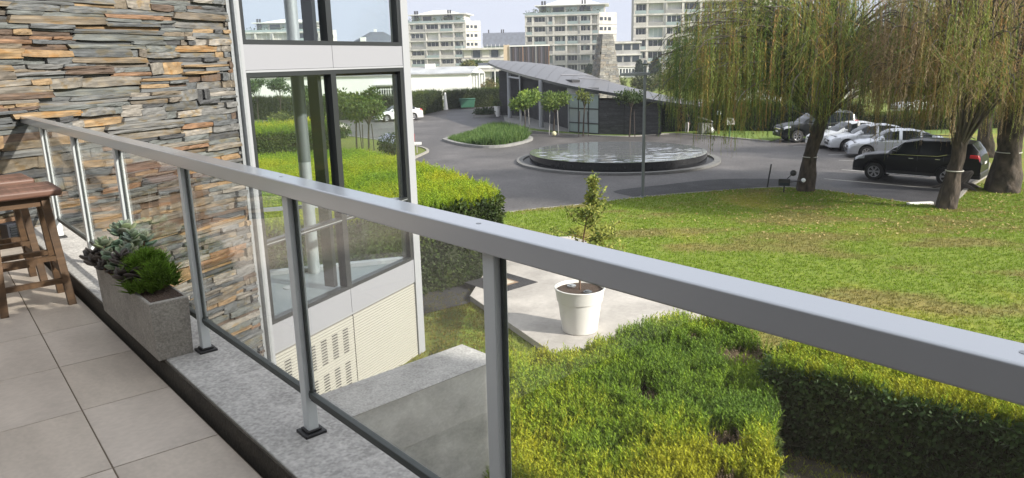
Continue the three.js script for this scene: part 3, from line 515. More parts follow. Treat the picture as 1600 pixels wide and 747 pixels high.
// clipped hedge over an outline: bristling top, leafy sides
function hedge(label, poly, h, o = {}) {
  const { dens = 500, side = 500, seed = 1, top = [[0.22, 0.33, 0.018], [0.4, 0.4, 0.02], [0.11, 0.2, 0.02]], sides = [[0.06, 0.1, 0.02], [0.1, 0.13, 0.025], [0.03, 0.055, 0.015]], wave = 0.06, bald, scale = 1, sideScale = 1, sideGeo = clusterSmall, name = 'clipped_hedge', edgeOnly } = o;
  const R = rng(seed), cx = poly.reduce((a, p) => a + p[0], 0) / poly.length, cz = poly.reduce((a, p) => a + p[1], 0) / poly.length;
  const t = thing(name, label, 'hedge', [cx, 0, cz]), L = poly.map(([x, z]) => [x - cx, z - cz]), xs = L.map((p) => p[0]), zs = L.map((p) => p[1]);
  const x0 = Math.min(...xs), x1 = Math.max(...xs), z0 = Math.min(...zs), z1 = Math.max(...zs), rows = [], rowsS = [];
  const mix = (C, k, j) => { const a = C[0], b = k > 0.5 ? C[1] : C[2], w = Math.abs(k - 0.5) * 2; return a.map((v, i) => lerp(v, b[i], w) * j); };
  const hgt = (x, z) => h + wave * ((fbm(x * 0.9 + cx, z * 0.9 + cz, 301 + seed, 3) - 0.5) * 2.4 + (vnoise(x * 4.2 + cx, z * 4.2, 303) - 0.5) * 1.1);
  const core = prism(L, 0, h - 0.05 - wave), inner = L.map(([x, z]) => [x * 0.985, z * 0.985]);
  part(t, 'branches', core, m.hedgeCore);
  const area = (x1 - x0) * (z1 - z0);
  for (let i = 0; i < area * dens; i++) {
    const x = lerp(x0, x1, R()), z = lerp(z0, z1, R()); if (!inside(L, x, z)) continue;
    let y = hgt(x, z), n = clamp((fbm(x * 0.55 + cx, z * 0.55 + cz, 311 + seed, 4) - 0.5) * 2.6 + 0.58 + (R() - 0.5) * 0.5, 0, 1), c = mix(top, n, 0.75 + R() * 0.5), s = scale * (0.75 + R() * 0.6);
    if (o.crease && Math.abs(fbm((x + cx) * 1.1, (z + cz) * 1.1, 351, 3) - 0.5) < 0.022 && R() < 0.8) continue;
    if (bald) { const k = bald(x + cx, z + cz) + (R() - 0.5) * 0.35; if (k > 0.5) { y -= 0.02 + R() * 0.05; const q = 0.8 + R() * 0.9; c = [0.2 * q, 0.15 * q, 0.1 * q]; s *= 0.6; } }
    rows.push([x, y - 0.09 * scale, z, (R() - 0.5) * 0.6, R() * 6.28, (R() - 0.5) * 0.6, s, s * (0.8 + R() * 0.5), s, ...c]);
  }
  for (let i = 0; i < L.length; i++) {
    const a = L[i], b = L[(i + 1) % L.length], dx = b[0] - a[0], dz = b[1] - a[1], len = Math.hypot(dx, dz); if (edgeOnly && !edgeOnly.includes(i)) continue;
    for (let k = 0; k < len * h * side; k++) {
      const u = R(), y = 0.05 + R() * (h - 0.05), off = (R() - 0.5) * 0.1 + 0.03 * (fbm(u * len * 2, y * 2, 331, 2) - 0.5) * 4, s = sideScale * (0.7 + R() * 0.7), n = clamp(fbm(u * len * 0.8 + cx, y * 1.2, 341 + seed, 3) + (R() - 0.5) * 0.5, 0, 1);
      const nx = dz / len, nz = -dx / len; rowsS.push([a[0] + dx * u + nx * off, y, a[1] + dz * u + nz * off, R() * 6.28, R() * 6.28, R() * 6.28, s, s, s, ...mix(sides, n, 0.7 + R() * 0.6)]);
    }
  }
  scatter(t, 'foliage', tuftA, m.blade, rows); scatter(t, 'side_foliage', sideGeo, m.leaf, rowsS);
  return t;
}
const patch = (x, z, px, pz, r) => clamp(1.25 - Math.hypot(x - px, z - pz) / r, 0, 1);
const H1 = [[-0.3, -5.4], [-0.3, -10.0], [0.4, -10.55], [1.0, -10.85], [2.9, -12.1], [3.75, -11.6], [3.9, -10.2], [3.25, -8.6], [2.8, -7.2], [2.3, -5.4]];
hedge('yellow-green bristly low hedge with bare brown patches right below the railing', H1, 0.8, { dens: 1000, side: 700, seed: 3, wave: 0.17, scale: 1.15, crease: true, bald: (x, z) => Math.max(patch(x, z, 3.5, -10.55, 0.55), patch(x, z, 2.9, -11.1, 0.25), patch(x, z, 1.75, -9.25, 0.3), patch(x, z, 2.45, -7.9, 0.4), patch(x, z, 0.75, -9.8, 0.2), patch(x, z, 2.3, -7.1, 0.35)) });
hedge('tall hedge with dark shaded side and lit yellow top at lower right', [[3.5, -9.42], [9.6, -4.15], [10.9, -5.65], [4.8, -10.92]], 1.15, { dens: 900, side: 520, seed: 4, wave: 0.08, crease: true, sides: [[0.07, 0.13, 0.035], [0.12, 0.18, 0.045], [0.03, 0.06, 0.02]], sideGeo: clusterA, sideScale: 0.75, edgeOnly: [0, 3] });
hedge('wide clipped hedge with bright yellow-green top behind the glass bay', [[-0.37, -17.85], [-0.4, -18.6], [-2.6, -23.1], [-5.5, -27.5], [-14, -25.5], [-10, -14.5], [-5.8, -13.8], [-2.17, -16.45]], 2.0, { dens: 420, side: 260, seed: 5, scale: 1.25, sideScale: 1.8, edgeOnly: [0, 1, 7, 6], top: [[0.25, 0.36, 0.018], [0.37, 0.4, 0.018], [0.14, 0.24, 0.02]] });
hedge('hedge with olive shaded face crossing the far lawn, seen through the bay glass', [[-26, -41.5], [-11, -45], [-12, -50.5], [-27, -48]], 1.25, { dens: 90, side: 120, seed: 6, scale: 2.4, sideScale: 3, edgeOnly: [0, 1] });
{ // far boundary hedges
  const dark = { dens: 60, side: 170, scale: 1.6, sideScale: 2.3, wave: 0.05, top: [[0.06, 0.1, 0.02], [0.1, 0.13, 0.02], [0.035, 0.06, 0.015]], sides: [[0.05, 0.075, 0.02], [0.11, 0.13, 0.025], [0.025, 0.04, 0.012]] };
  hedge('long boundary hedge curving to the white post in front of the white shed', [[-9.7, -73.9], [-8.3, -80], [-7.45, -83.6], [-8.8, -84.6], [-10.6, -80], [-11.4, -74.6], [-16, -74.8], [-40, -80.5], [-40, -78.8], [-15.5, -72.6]], 2.0, { ...dark, seed: 8, edgeOnly: [0, 1, 8, 9] });
  hedge('straight boundary hedge between the white post and the pavilion', [[-6.9, -85.3], [-1.1, -89.5], [3, -89.8], [3, -91.3], [-1.4, -91.2], [-7.4, -86.8]], 1.9, { ...dark, seed: 9, edgeOnly: [0, 1, 5] });
  hedge('dark hedge behind the grass verge between the pavilion and the parked cars', [[10.9, -53.4], [14.5, -53.8], [24, -50.6], [24, -52.4], [15, -56], [11, -55.4]], 1.75, { ...dark, seed: 10, edgeOnly: [0, 1], sides: [[0.025, 0.042, 0.02], [0.045, 0.06, 0.02], [0.012, 0.02, 0.012]] });
  hedge('low dark hedge running behind the row of parked cars', [[24, -50.5], [60, -52.5], [60, -54], [24, -52.2]], 1.0, { ...dark, seed: 11, edgeOnly: [0], sides: [[0.025, 0.042, 0.015], [0.05, 0.06, 0.02], [0.012, 0.02, 0.012]] });
}
{ // grass blades on the lawn nearest the building
  const R = rng(9), rows = [];
  for (let i = 0; i < 150000 && rows.length < 95000; i++) { const x = lerp(-1, 22, R()), z = -lerp(8, 29.5, Math.pow(R(), 1.2)); if (!inside(mainLawn, x, z) || inside(H1, x, z) || (x < 4.9 && z > -21.4 && z < -11.9 && x > -1 && inside([[0.95, -11.9], [-0.98, -15.9], [-0.2, -21.2], [1.8, -21.4], [4.9, -15.6], [3.2, -12.0]], x, z))) continue; const c = lawnColor(x, z), k = 0.8 + R() * 0.45, s = 0.8 + R() * 0.7; rows.push([x, 0, z, (R() - 0.5) * 0.8, R() * 6.28, (R() - 0.5) * 0.8, s, s, s, c[0] * k, c[1] * k, c[2] * k]); }
  scatter(scene, 'grass', grassTuft, m.blade, rows).userData.label = 'short mown grass of the lawn with yellow dry patches';
  const leaf = tri([-0.035, 0.03, 0, 0.035, 0.03, 0, 0, 0.045, 0.08]), fr = [];
  for (let i = 0; i < 2600; i++) { const x = lerp(4, 19, R()), z = -lerp(21, 29.4, R()); if (!inside(mainLawn, x, z) || R() > 0.25 + patch(x, z, 13.5, -26, 7)) continue; const k = R(); fr.push([x, 0.02, z, R(), R() * 6.28, R(), 1, 1, 1, lerp(0.3, 0.5, k), lerp(0.22, 0.4, k), lerp(0.06, 0.2, k)]); }
  scatter(scene, 'leaf_litter', leaf, m.dryLeaf, fr).userData.label = 'fallen willow leaves scattered over the lawn';
  const gr = []; for (let i = 0; i < 4000; i++) { const x = lerp(-2.4, 0, R()), z = -lerp(9.5, 16.5, R()); gr.push([x, 0.0, z, (R() - 0.5), R() * 6.28, R() - 0.5, 1.2, 1.2, 1.2, 0.17 + R() * 0.1, 0.17 + R() * 0.06, 0.03]); }
  scatter(scene, 'grass', grassTuft, m.blade, gr).userData.label = 'dry yellowish grass patch beside the path slab';
}

// ================================================================== pond, lamp, pot, planting island
{
  const C = [5.7, 0, -39.35], p = thing('round_pond', 'round raised black tiled pond with brimming mirror-like water on the road', 'pond', [C[0], -0.05, C[2]]);
  const arc = (r0, r1, a0, a1, y0, y1) => { const q = [], n = 5; for (let i = 0; i <= n; i++) { const a = lerp(a0, a1, i / n); q.push([Math.cos(a) * r1, Math.sin(a) * r1]); } for (let i = n; i >= 0; i--) { const a = lerp(a0, a1, i / n); q.push([Math.cos(a) * r0, Math.sin(a) * r0]); } return prism(q, y0, y1); };
  const n = 28; for (let i = 0; i < n; i++) part(p, 'wall_tile', arc(4.42, 4.66, i / n * 6.2832 + 0.0012, (i + 1) / n * 6.2832 - 0.0012, 0, 0.48), m.pondTile);
  part(p, 'basin', cyl(4.4, 4.4, 0.42, 0, 0, 0, 64), m.black);
  for (let i = 0; i < n; i++) part(p, 'kerb_stone', arc(5.02, 5.36, i / n * 6.2832 + 0.001, (i + 1) / n * 6.2832 - 0.001, 0, 0.11), m.pondKerb);
  part(p, 'channel', cyl(5.02, 5.02, 0.02, 0, 0.005, 0, 64), m.black);
  const ripples = () => { // brimming water with small wind ripples
    const g = new THREE.RingGeometry(0.02, 4.655, 340, 110).rotateX(-Math.PI / 2), P = g.attributes.position;
    for (let i = 0; i < P.count; i++) { const x = P.getX(i), z = P.getZ(i), r = Math.hypot(x, z), k = 0.5 + 0.9 * fbm(x * 0.35 + 5, z * 0.5, 603, 2), a = 0.0022 * (fbm(x * 1.5, z * 4.2, 601, 3) - 0.5) * 6 + 0.0009 * Math.sin(z * 21 + x * 4 + 3 * vnoise(x, z * 2, 605)); P.setY(i, a * k * sstep(4.655 - r, 0, 0.35)); }
    g.computeVertexNormals(); return g; };
  const w = struct('water', ripples(), m.water, [C[0], 0.437, C[2]]);
}
{
  const l = thing('lamp_post', 'slim grey lamp post with a flat side arm between the lawn and the pond', 'lamp post', [5.1, 0, -28.2]);
  part(l, 'pole', cyl(0.062, 0.058, 5.0, 0, 0, 0, 16), m.steel); part(l, 'base_plate', cyl(0.12, 0.1, 0.05), m.steel);
  part(l, 'arm', box2(-0.93, 0.16, 4.61, 4.72, -0.09, 0.09, 0.015), m.steel);
  const h = part(l, 'lamp_head', merge([cyl(0.1, 0.13, 0.06, 0, 4.98), cyl(0.09, 0.05, 0.13, 0, 5.04)]), m.steel); part(h, 'lens', cyl(0.09, 0.09, 0.02, 0, 4.965), m.lampGlass);
}
{
  const o = [1.28, 0.15, -13.58], p = thing('plant_pot', 'large round white plant pot standing on the pale path slab', 'plant pot', o);
  const prof = [[0.001, 0], [0.325, 0], [0.34, 0.02], [0.42, 0.6], [0.435, 0.62], [0.44, 0.62], [0.475, 0.845], [0.49, 0.865], [0.487, 0.88], [0.46, 0.88], [0.44, 0.8], [0.43, 0.78]].map(([x, y]) => new THREE.Vector2(x, y));
  part(p, 'body', plain(new THREE.LatheGeometry(prof, 48)), m.pot); part(p, 'soil', cyl(0.445, 0.45, 0.02, 0, 0.8, 0, 32), m.soil);
  part(p, 'garden_light', merge([cyl(0.07, 0.085, 0.03, 0.13, 0.82, 0.22, 16), cyl(0.05, 0.05, 0.02, 0.13, 0.85, 0.22, 16)]), m.steel);
  part(p, 'garden_light', merge([cyl(0.075, 0.09, 0.03, -0.14, 0.82, -0.2, 16), cyl(0.05, 0.05, 0.02, -0.14, 0.85, -0.2, 16)]), m.alu);
  const R = rng(31), t = thing('citrus_tree', 'small loose citrus tree with a single yellow fruit growing in the white pot', 'citrus tree', [o[0], o[1] + 0.8, o[2]]);
  part(t, 'trunk', limb([[0, 0, 0], [0.01, 0.4, 0], [0.05, 0.85, 0], [0.1, 1.25, 0.02], [0.19, 1.65, 0], [0.3, 1.98, 0.03]], [0.022, 0.018, 0.015, 0.011, 0.006], 7), m.stem);
  const br = [], rows = [];
  for (let k = 0; k < 46; k++) {
    const y0 = 0.45 + R() * 1.5, x0 = lerp(0, 0.24, clamp((y0 - 0.4) / 1.4, 0, 1)), low = clamp(1.2 - Math.abs(y0 - 0.75), 0.25, 1), a = R() * 6.28, r = (0.22 + R() * 0.58) * low, right = 0.34 * (y0 < 1.3 ? 1 : 0.3), e = [x0 + Math.cos(a) * r + right * R(), y0 + 0.1 + R() * 0.25, Math.sin(a) * r];
    br.push(limb([[x0, y0, 0], [(x0 + e[0]) / 2, y0 + 0.07, e[2] / 2], e], [0.007, 0.005, 0.003], 5, 3));
    for (let i = 0; i < 21; i++) { const u = 0.35 + R() * 0.75, s = 0.65 + R() * 0.6, q = R(); rows.push([lerp(x0, e[0], u) + (R() - 0.5) * 0.08, lerp(y0, e[1], u) + (R() - 0.5) * 0.1, e[2] * u + (R() - 0.5) * 0.08, R() * 6.28, R() * 6.28, R() * 6.28, s, s, s, lerp(0.09, 0.42, q), lerp(0.15, 0.43, q), lerp(0.03, 0.1, q)]); }
  }
  part(t, 'branch', merge(br), m.stem); scatter(t, 'foliage', leafCluster(3, 0.075, 0.04, 0.04, 12), m.leaf, rows);
  part(t, 'fruit', ball(0.042, 0.32, 0.52, 0.25), m.lemon);
}
const strapTuft = bladeTuft(9, 0.045, 0.6, 0.3, 14);
{
  const P = smooth([[-4.5, -51.2], [-3.4, -48.6], [-1.6, -46.4], [-0.4, -46.6], [1.4, -50.2], [1.1, -52.5], [-0.4, -56.6], [-2.4, -56.0], [-4.0, -53], [-4.5, -51.2]], 4).slice(0, -1);
  struct('island_kerb', strip(P, 0.32, 0.1, 0.16, true), m.slabSide);
  struct('island_bed', flat(P, 0.02), m.soil);
  const R = rng(41), rows = [];
  for (let i = 0; i < 4200; i++) { const x = lerp(-4.4, 1.4, R()), z = lerp(-56.5, -46.6, R()); if (!inside(P.map(([a, b]) => [(a + 1.5) * 0.93 - 1.5, (b + 51.4) * 0.95 - 51.4]), x, z)) continue; const k = sstep(x, -3.2, -1.2), s = lerp(0.5, 1.25, k) * (0.75 + R() * 0.5), q = R(); rows.push([x, 0.02, z, (R() - 0.5) * 0.5, R() * 6.28, (R() - 0.5) * 0.5, s, s, s, lerp(0.06, 0.15, q), lerp(0.13, 0.23, q), lerp(0.03, 0.06, q)]); }
  scatter(scene, 'ornamental_grass', strapTuft, m.blade, rows).userData.label = 'clump of strappy green leaves filling the kerbed island in the road';
}
// ================================================================== pavilion
{
  const p = thing('pavilion', 'low pavilion under a sweeping grey metal roof with slate walls and pale columns', 'pavilion');
  const near = new THREE.CatmullRomCurve3([[-2.0, 5.05, -75.2], [-0.9, 4.62, -72], [0.8, 4.15, -66.5], [2.7, 3.75, -58.8], [4.5, 3.36, -54.7], [6.7, 3.0, -52.2], [10.5, 2.32, -51.0], [13.0, 1.95, -49.6]].map((v) => new THREE.Vector3(...v)));
  const far = new THREE.CatmullRomCurve3([[-1.4, 5.18, -86], [0.6, 5.1, -83.5], [2.6, 4.92, -80], [4.9, 4.58, -75], [7.0, 3.95, -69.5], [8.6, 3.3, -65], [11.2, 2.5, -58], [13.4, 1.95, -51.5]].map((v) => new THREE.Vector3(...v)));
  const n = 36, A = near.getPoints(n), B = far.getPoints(n), mid = (i, v) => { const a = A[i].clone().lerp(B[i], v); a.y += 0.22 * Math.sin(v * Math.PI); return a; };
  const L = [], q = (a, b, c, d) => L.push(...a.toArray(), ...b.toArray(), ...c.toArray(), ...a.toArray(), ...c.toArray(), ...d.toArray()), dn = (v, k) => v.clone().add(new THREE.Vector3(0, -k, 0)), S = [];
  for (let i = 0; i < n; i++) for (let j = 0; j < 8; j++) q(mid(i, j / 8), mid(i + 1, j / 8), mid(i + 1, (j + 1) / 8), mid(i, (j + 1) / 8));
  part(p, 'roof', uvBox(tri(L)), m.roofMetal); L.length = 0;
  for (let i = 0; i < n; i++) for (let j = 0; j < 8; j++) q(dn(mid(i, j / 8), 0.16), dn(mid(i, (j + 1) / 8), 0.16), dn(mid(i + 1, (j + 1) / 8), 0.16), dn(mid(i + 1, j / 8), 0.16));
  part(p, 'soffit', uvBox(tri(L)), m.soffit); L.length = 0;
  for (let i = 0; i < n; i++) { q(dn(A[i], 0.2), dn(A[i + 1], 0.2), A[i + 1], A[i]); q(B[i], B[i + 1], dn(B[i + 1], 0.2), dn(B[i], 0.2)); }
  q(A[0], B[0], dn(B[0], 0.2), dn(A[0], 0.2)); q(B[n], A[n], dn(A[n], 0.2), dn(B[n], 0.2));
  part(p, 'fascia', uvBox(tri(L)), m.blackFrame);
  for (let i = 2; i < n; i += 2) part(p, 'roof_seam', limb([0.02, 0.3, 0.6, 0.98].map((v) => mid(i, v).add(new THREE.Vector3(0, 0.015, 0)).toArray()), [0.025, 0.025], 4, 3), m.roofMetal);
  for (const [i, a, b, w] of [[18, 0.3, 0.8, 0.035], [21, 0.35, 0.75, 0.03]]) { const pts = [0, 0.33, 0.66, 1].map((t) => mid(i + Math.round(t * 5), lerp(a, b, t)).add(new THREE.Vector3(0, 0.05, 0)).toArray()); part(p, 'roof_glint', limb(pts, [w, w], 5, 3), m.roofGlint); }  // pale streaks painted on as sky glints along the roof
  for (const [x, z, h] of [[0.05, -69.9, 4.15], [2.54, -59.25, 3.7]]) part(p, 'column', cyl(0.19, 0.19, h, x, 0, z, 18), m.whitePaint);
  part(p, 'column', cyl(0.09, 0.09, 4.0, 1.0, 0, -66, 12), m.alu);
  part(p, 'tie_beam', bar([0.05, 3.75, -69.9], [1.0, 3.68, -66], 0.14), m.whitePaint);
  // back walls under the canopy
  const wallQuad = (pts, y0, y1, mat, name = 'wall') => part(p, name, prism(pts, y0, y1), mat);
  wallQuad([[-0.9, -73.6], [0.9, -72.2], [1.3, -73], [-0.5, -74.6]], 0, 4.3, m.pavDark);
  wallQuad([[1.2, -73], [4.75, -56.6], [5.4, -57], [2, -74]], 0, 3.7, m.pavDark);
  const [wx, wz] = [4.38, -55.05], W = Math.hypot(1.98, 2.25), wa = Math.atan2(-2.25, 1.98);
  // framed window wall, three panes by three
  const win = new THREE.Group(); win.name = 'window'; win.position.set(wx, 0, wz); win.rotation.y = wa; p.add(win);
  const fr = [box2(0, 0.1, 0, 2.85, -0.08, 0.08), box2(0, W, 2.72, 2.8, -0.06, 0.06)];
  part(win, 'frame', merge(fr), m.alu);
  part(win, 'glazing_bar', merge([1, 2].map((i) => box2(W * i / 3 - 0.03, W * i / 3 + 0.03, 0, 2.72, -0.04, 0.04)).concat([0.72, 1.75, 0.03].map((y) => box2(0.1, W, y - 0.035, y + 0.035, -0.045, 0.045)), [box2(W - 0.06, W, 0, 2.72, -0.04, 0.04)])), m.blackFrame);
  for (let i = 0; i < 3; i++) for (const [y0, y1, k] of [[0.05, 0.7, 0], [0.76, 1.72, 1], [1.79, 2.7, 0]]) part(win, 'pane', box2(W * i / 3 + 0.04, W * (i + 1) / 3 - 0.04, y0, y1, -0.01, 0.01), k ? M([0.30, 0.34, 0.35], 0.12) : m.railGlass);
  wallQuad([[4.38, -55.3], [6.36, -53.05], [6.3, -53.3], [4.3, -55.5]], 2.78, 3.25, m.aptGrey, 'fascia_panel');
  // slate wall built of courses
  { const a = [6.36, -52.8], d = [4.15, 1.15], len = Math.hypot(...d), u = d.map((v) => v / len), R = rng(55), s = new THREE.Group(); s.name = 'slate_wall'; s.position.set(a[0], 0, a[1]); s.rotation.y = Math.atan2(-u[1], u[0]); p.add(s);
    part(s, 'wall', box2(0, len, 0, 2.35, -0.5, -0.03), m.pavDark);
    const L4 = [[], [], [], []]; for (let y = 0; y < 2.3;) { const h = 0.05 + R() * 0.08; for (let x = 0; x < len;) { const w = 0.2 + R() * 0.7, e = Math.min(len, x + w); const k = (R() * 4) | 0; L4[k].push(bx(e - x - 0.01, h - 0.008, 0.05, (x + e) / 2, y + h / 2, -0.02 + R() * 0.03)); x = e; } y += h; }
    L4.forEach((g, k) => stuff(part(s, 'slates', merge(g), m.slateDark[k])));
    part(s, 'downpipe', cyl(0.03, 0.03, 2.2, 1.75, 0, 0.06, 8), m.black); }
  wallQuad([[6.36, -53.0], [10.5, -51.9], [11.5, -56], [6.5, -60], [5.4, -57], [4.6, -55.6]], 0, 2.2, m.pavDark);
}
{ // tapered stone chimney tower
  const t = thing('stone_tower', 'tapering pale stone chimney tower rising behind the pavilion roof', 'tower', [9.6, 0, -75], 0.25), R = rng(66);
  const mats = [[0.4, 0.38, 0.34], [0.32, 0.31, 0.29], [0.47, 0.45, 0.41], [0.37, 0.33, 0.28], [0.28, 0.275, 0.27]].map((c) => M(c, 0.85, { map: T.slate, size: 1 }));
  part(t, 'tower_core', plain(new THREE.CylinderGeometry(0.7, 1.95, 7.35, 4, 1).rotateY(Math.PI / 4).translate(0, 3.67, 0)), m.mortar);
  const L = mats.map(() => []); let cnt = 0;
  for (let y = 0; y < 7.3;) { const h = 0.12 + R() * 0.14, hw = lerp(1.42, 0.54, y / 7.3); for (let f = 0; f < 4; f++) for (let x = -hw; x < hw;) { const w = 0.25 + R() * 0.5, e = Math.min(hw, x + w), g = bx(e - x - 0.015, h - 0.012, 0.16, (x + e) / 2, y + h / 2, hw - 0.03 + R() * 0.05, 0).rotateY(f * Math.PI / 2); if (f === 0 && y > 2.3) { if (cnt++ < 200) part(t, 'stone', g, mats[(R() * 5) | 0]); } else L[(R() * 5) | 0].push(g); x = e; } y += h; }
  L.forEach((l, i) => stuff(part(t, 'small_stones', merge(l), mats[i])));
}
{ // dark slatted screen building and its pale end wall
  const s = thing('screen_building', 'dark building of brownish glazed panels with a beige end wall behind the pavilion', 'building', [0.3, 0, -110]);
  part(s, 'wall', box2(-0.9, 0, 0, 7.35, -4, -0.1), M([0.5, 0.4, 0.29], 0.85)); part(s, 'body', box2(0.0, 5.7, 0, 7.1, -4, -0.2), m.aptDark);
  part(s, 'roof_trim', box2(-0.05, 5.75, 7.1, 7.25, -4, 0.05), m.aptWhite);
  for (let i = 0; i < 4; i++) part(s, 'post', box2(i * 1.88 - 0.05, i * 1.88 + 0.05, 0, 7.1, -0.1, 0.06), i % 2 ? M([0.3, 0.18, 0.12], 0.7) : m.aptGrey);
  for (let i = 0; i < 18; i++) part(s, 'panel', box2(0.05 + i * 0.313, 0.33 + i * 0.313, 3, 7.05, -0.2, -0.08 + (i % 3) * 0.03), [m.aptDark, M([0.07, 0.055, 0.055], 0.4), M([0.11, 0.10, 0.12], 0.3)][(i * 7) % 3]);
}
{ // white shed
  const w = thing('white_shed', 'long low white shed with a pale gabled roof behind the hedge', 'shed', [-5.2, 0, -105]);
  part(w, 'wall', box2(-36, 0, 0, 3.6, -8, 0), m.white);
  const g = prism([[0, 0], [-2.0, 0], [-2.0, -2.2]], 0, 1); g.dispose();
  const gable = new THREE.Shape([[0, 0], [2, 0], [2, 3.55], [1, 4.5], [0, 3.6]].map((v) => new THREE.Vector2(...v))), gg = uvBox(plain(new THREE.ExtrudeGeometry(gable, { depth: 0.3, bevelEnabled: false })));
  part(w, 'gable_wall', gg.translate(0.02, 0, -0.6).rotateY(0.12), m.white);
  for (let i = 0; i < 5; i++) part(w, 'cladding_rib', box2(0.3 + i * 0.38, 0.34 + i * 0.38, 0.9, 3.5, -0.3, -0.22).rotateY(0.12), m.whitePaint);
  const R0 = [[-36, 3.62, 0.25], [0.05, 3.62, 0.25], [0.6, 4.5, -3.4], [-36, 4.5, -3.4]];
  part(w, 'roof', uvBox(tri([...R0[0], ...R0[1], ...R0[2], ...R0[0], ...R0[2], ...R0[3], ...[[0.05, 3.62, 0.25], [2.0, 3.5, -0.4], [0.6, 4.5, -3.4]].flat(), ...[[-36, 4.5, -3.4], [0.6, 4.5, -3.4], [0.6, 3.6, -8.2], [-36, 4.5, -3.4], [0.6, 3.6, -8.2], [-36, 3.6, -8.2]].flat()])), m.warehouseRoof);
  part(w, 'gutter', box2(-36, 0.06, 3.46, 3.62, 0.0, 0.22), m.aptGrey);
  part(w, 'roof_vent', merge([box2(-6.6, -5.2, 4.3, 4.95, -3.6, -2.8)]), m.white);
  part(w, 'door', box2(-13.2, -11.3, 0, 2.0, 0, 0.05), m.aptShade); part(w, 'lean_to_roof', prism([[-13.6, 0], [-8.8, 0], [-8.8, 1.3], [-13.6, 1.3]], 2.15, 2.3), m.aptGrey);
  const win = part(w, 'window', box2(-12.6, -11.9, 1.1, 1.6, 0.05, 0.08), m.farGlass);
  part(w, 'opening', box2(-11.1, -9.0, 0.9, 2.1, 0, 0.04), m.aptDark);
  const f = thing('white_fence', 'white picket fence along the top of the hedge in front of the shed', 'fence', [-9, 0, -88]); for (let i = 0; i < 42; i++) part(f, 'picket', box2(-9 + i * 0.28, -8.93 + i * 0.28, 0, 2.35, 0, 0.05), m.white); part(f, 'rail', box2(-9.1, 2.7, 2.2, 2.28, -0.05, 0), m.white);
  const p = thing('white_post', 'white tapered concrete post closing the gap between the two hedges', 'post', [-7.15, -0.05, -84.6]); part(p, 'post_body', plain(new THREE.CylinderGeometry(0.1, 0.28, 1.9, 4).translate(0, 0.95, 0)), m.white);
  const d = thing('waste_bin', 'green wheeled waste container standing against the far hedge', 'waste container', [-4.75, -0.05, -85.7], 0.1);
  const bg = box2(-0.85, 0.85, 0.15, 1.05, -0.5, 0.5, 0.04), P = bg.attributes.position; for (let i = 0; i < P.count; i++) if (P.getY(i) < 0.5) { P.setX(i, P.getX(i) * 0.88); P.setZ(i, P.getZ(i) * 0.85); } bg.computeVertexNormals();
  part(d, 'container', bg, m.green); part(d, 'lid', box2(-0.9, 0.9, 1.05, 1.15, -0.55, 0.55, 0.04), m.green); for (const s of [-1, 1]) part(d, 'wheel', cyl(0.1, 0.1, 0.08, 0, 0, 0, 12).rotateZ(Math.PI / 2).translate(s * 0.65, 0.1, 0.35), m.tyre); for (const s of [-1, 1]) part(d, 'handle', box2(s * 0.9 - 0.04, s * 0.9 + 0.04, 0.85, 0.92, -0.2, 0.2), m.green);
  const c = thing('side_canopy', 'flat white canopy edge between the shed and the pavilion', 'canopy', [-2.6, 0, -96]); part(c, 'slab', box2(-1.2, 3, 4.35, 4.62, -3, 0), m.white); part(c, 'slab_top', box2(-1.2, 3, 4.62, 4.95, -3, -0.6), m.slateBlue); for (const x of [-1.1, 0.9]) part(c, 'post', cyl(0.06, 0.06, 4.4, x, 0, -0.3, 8), m.white); part(c, 'low_wall', box2(-2.2, 3, 0, 1.35, -1, -0.6), m.white);
}
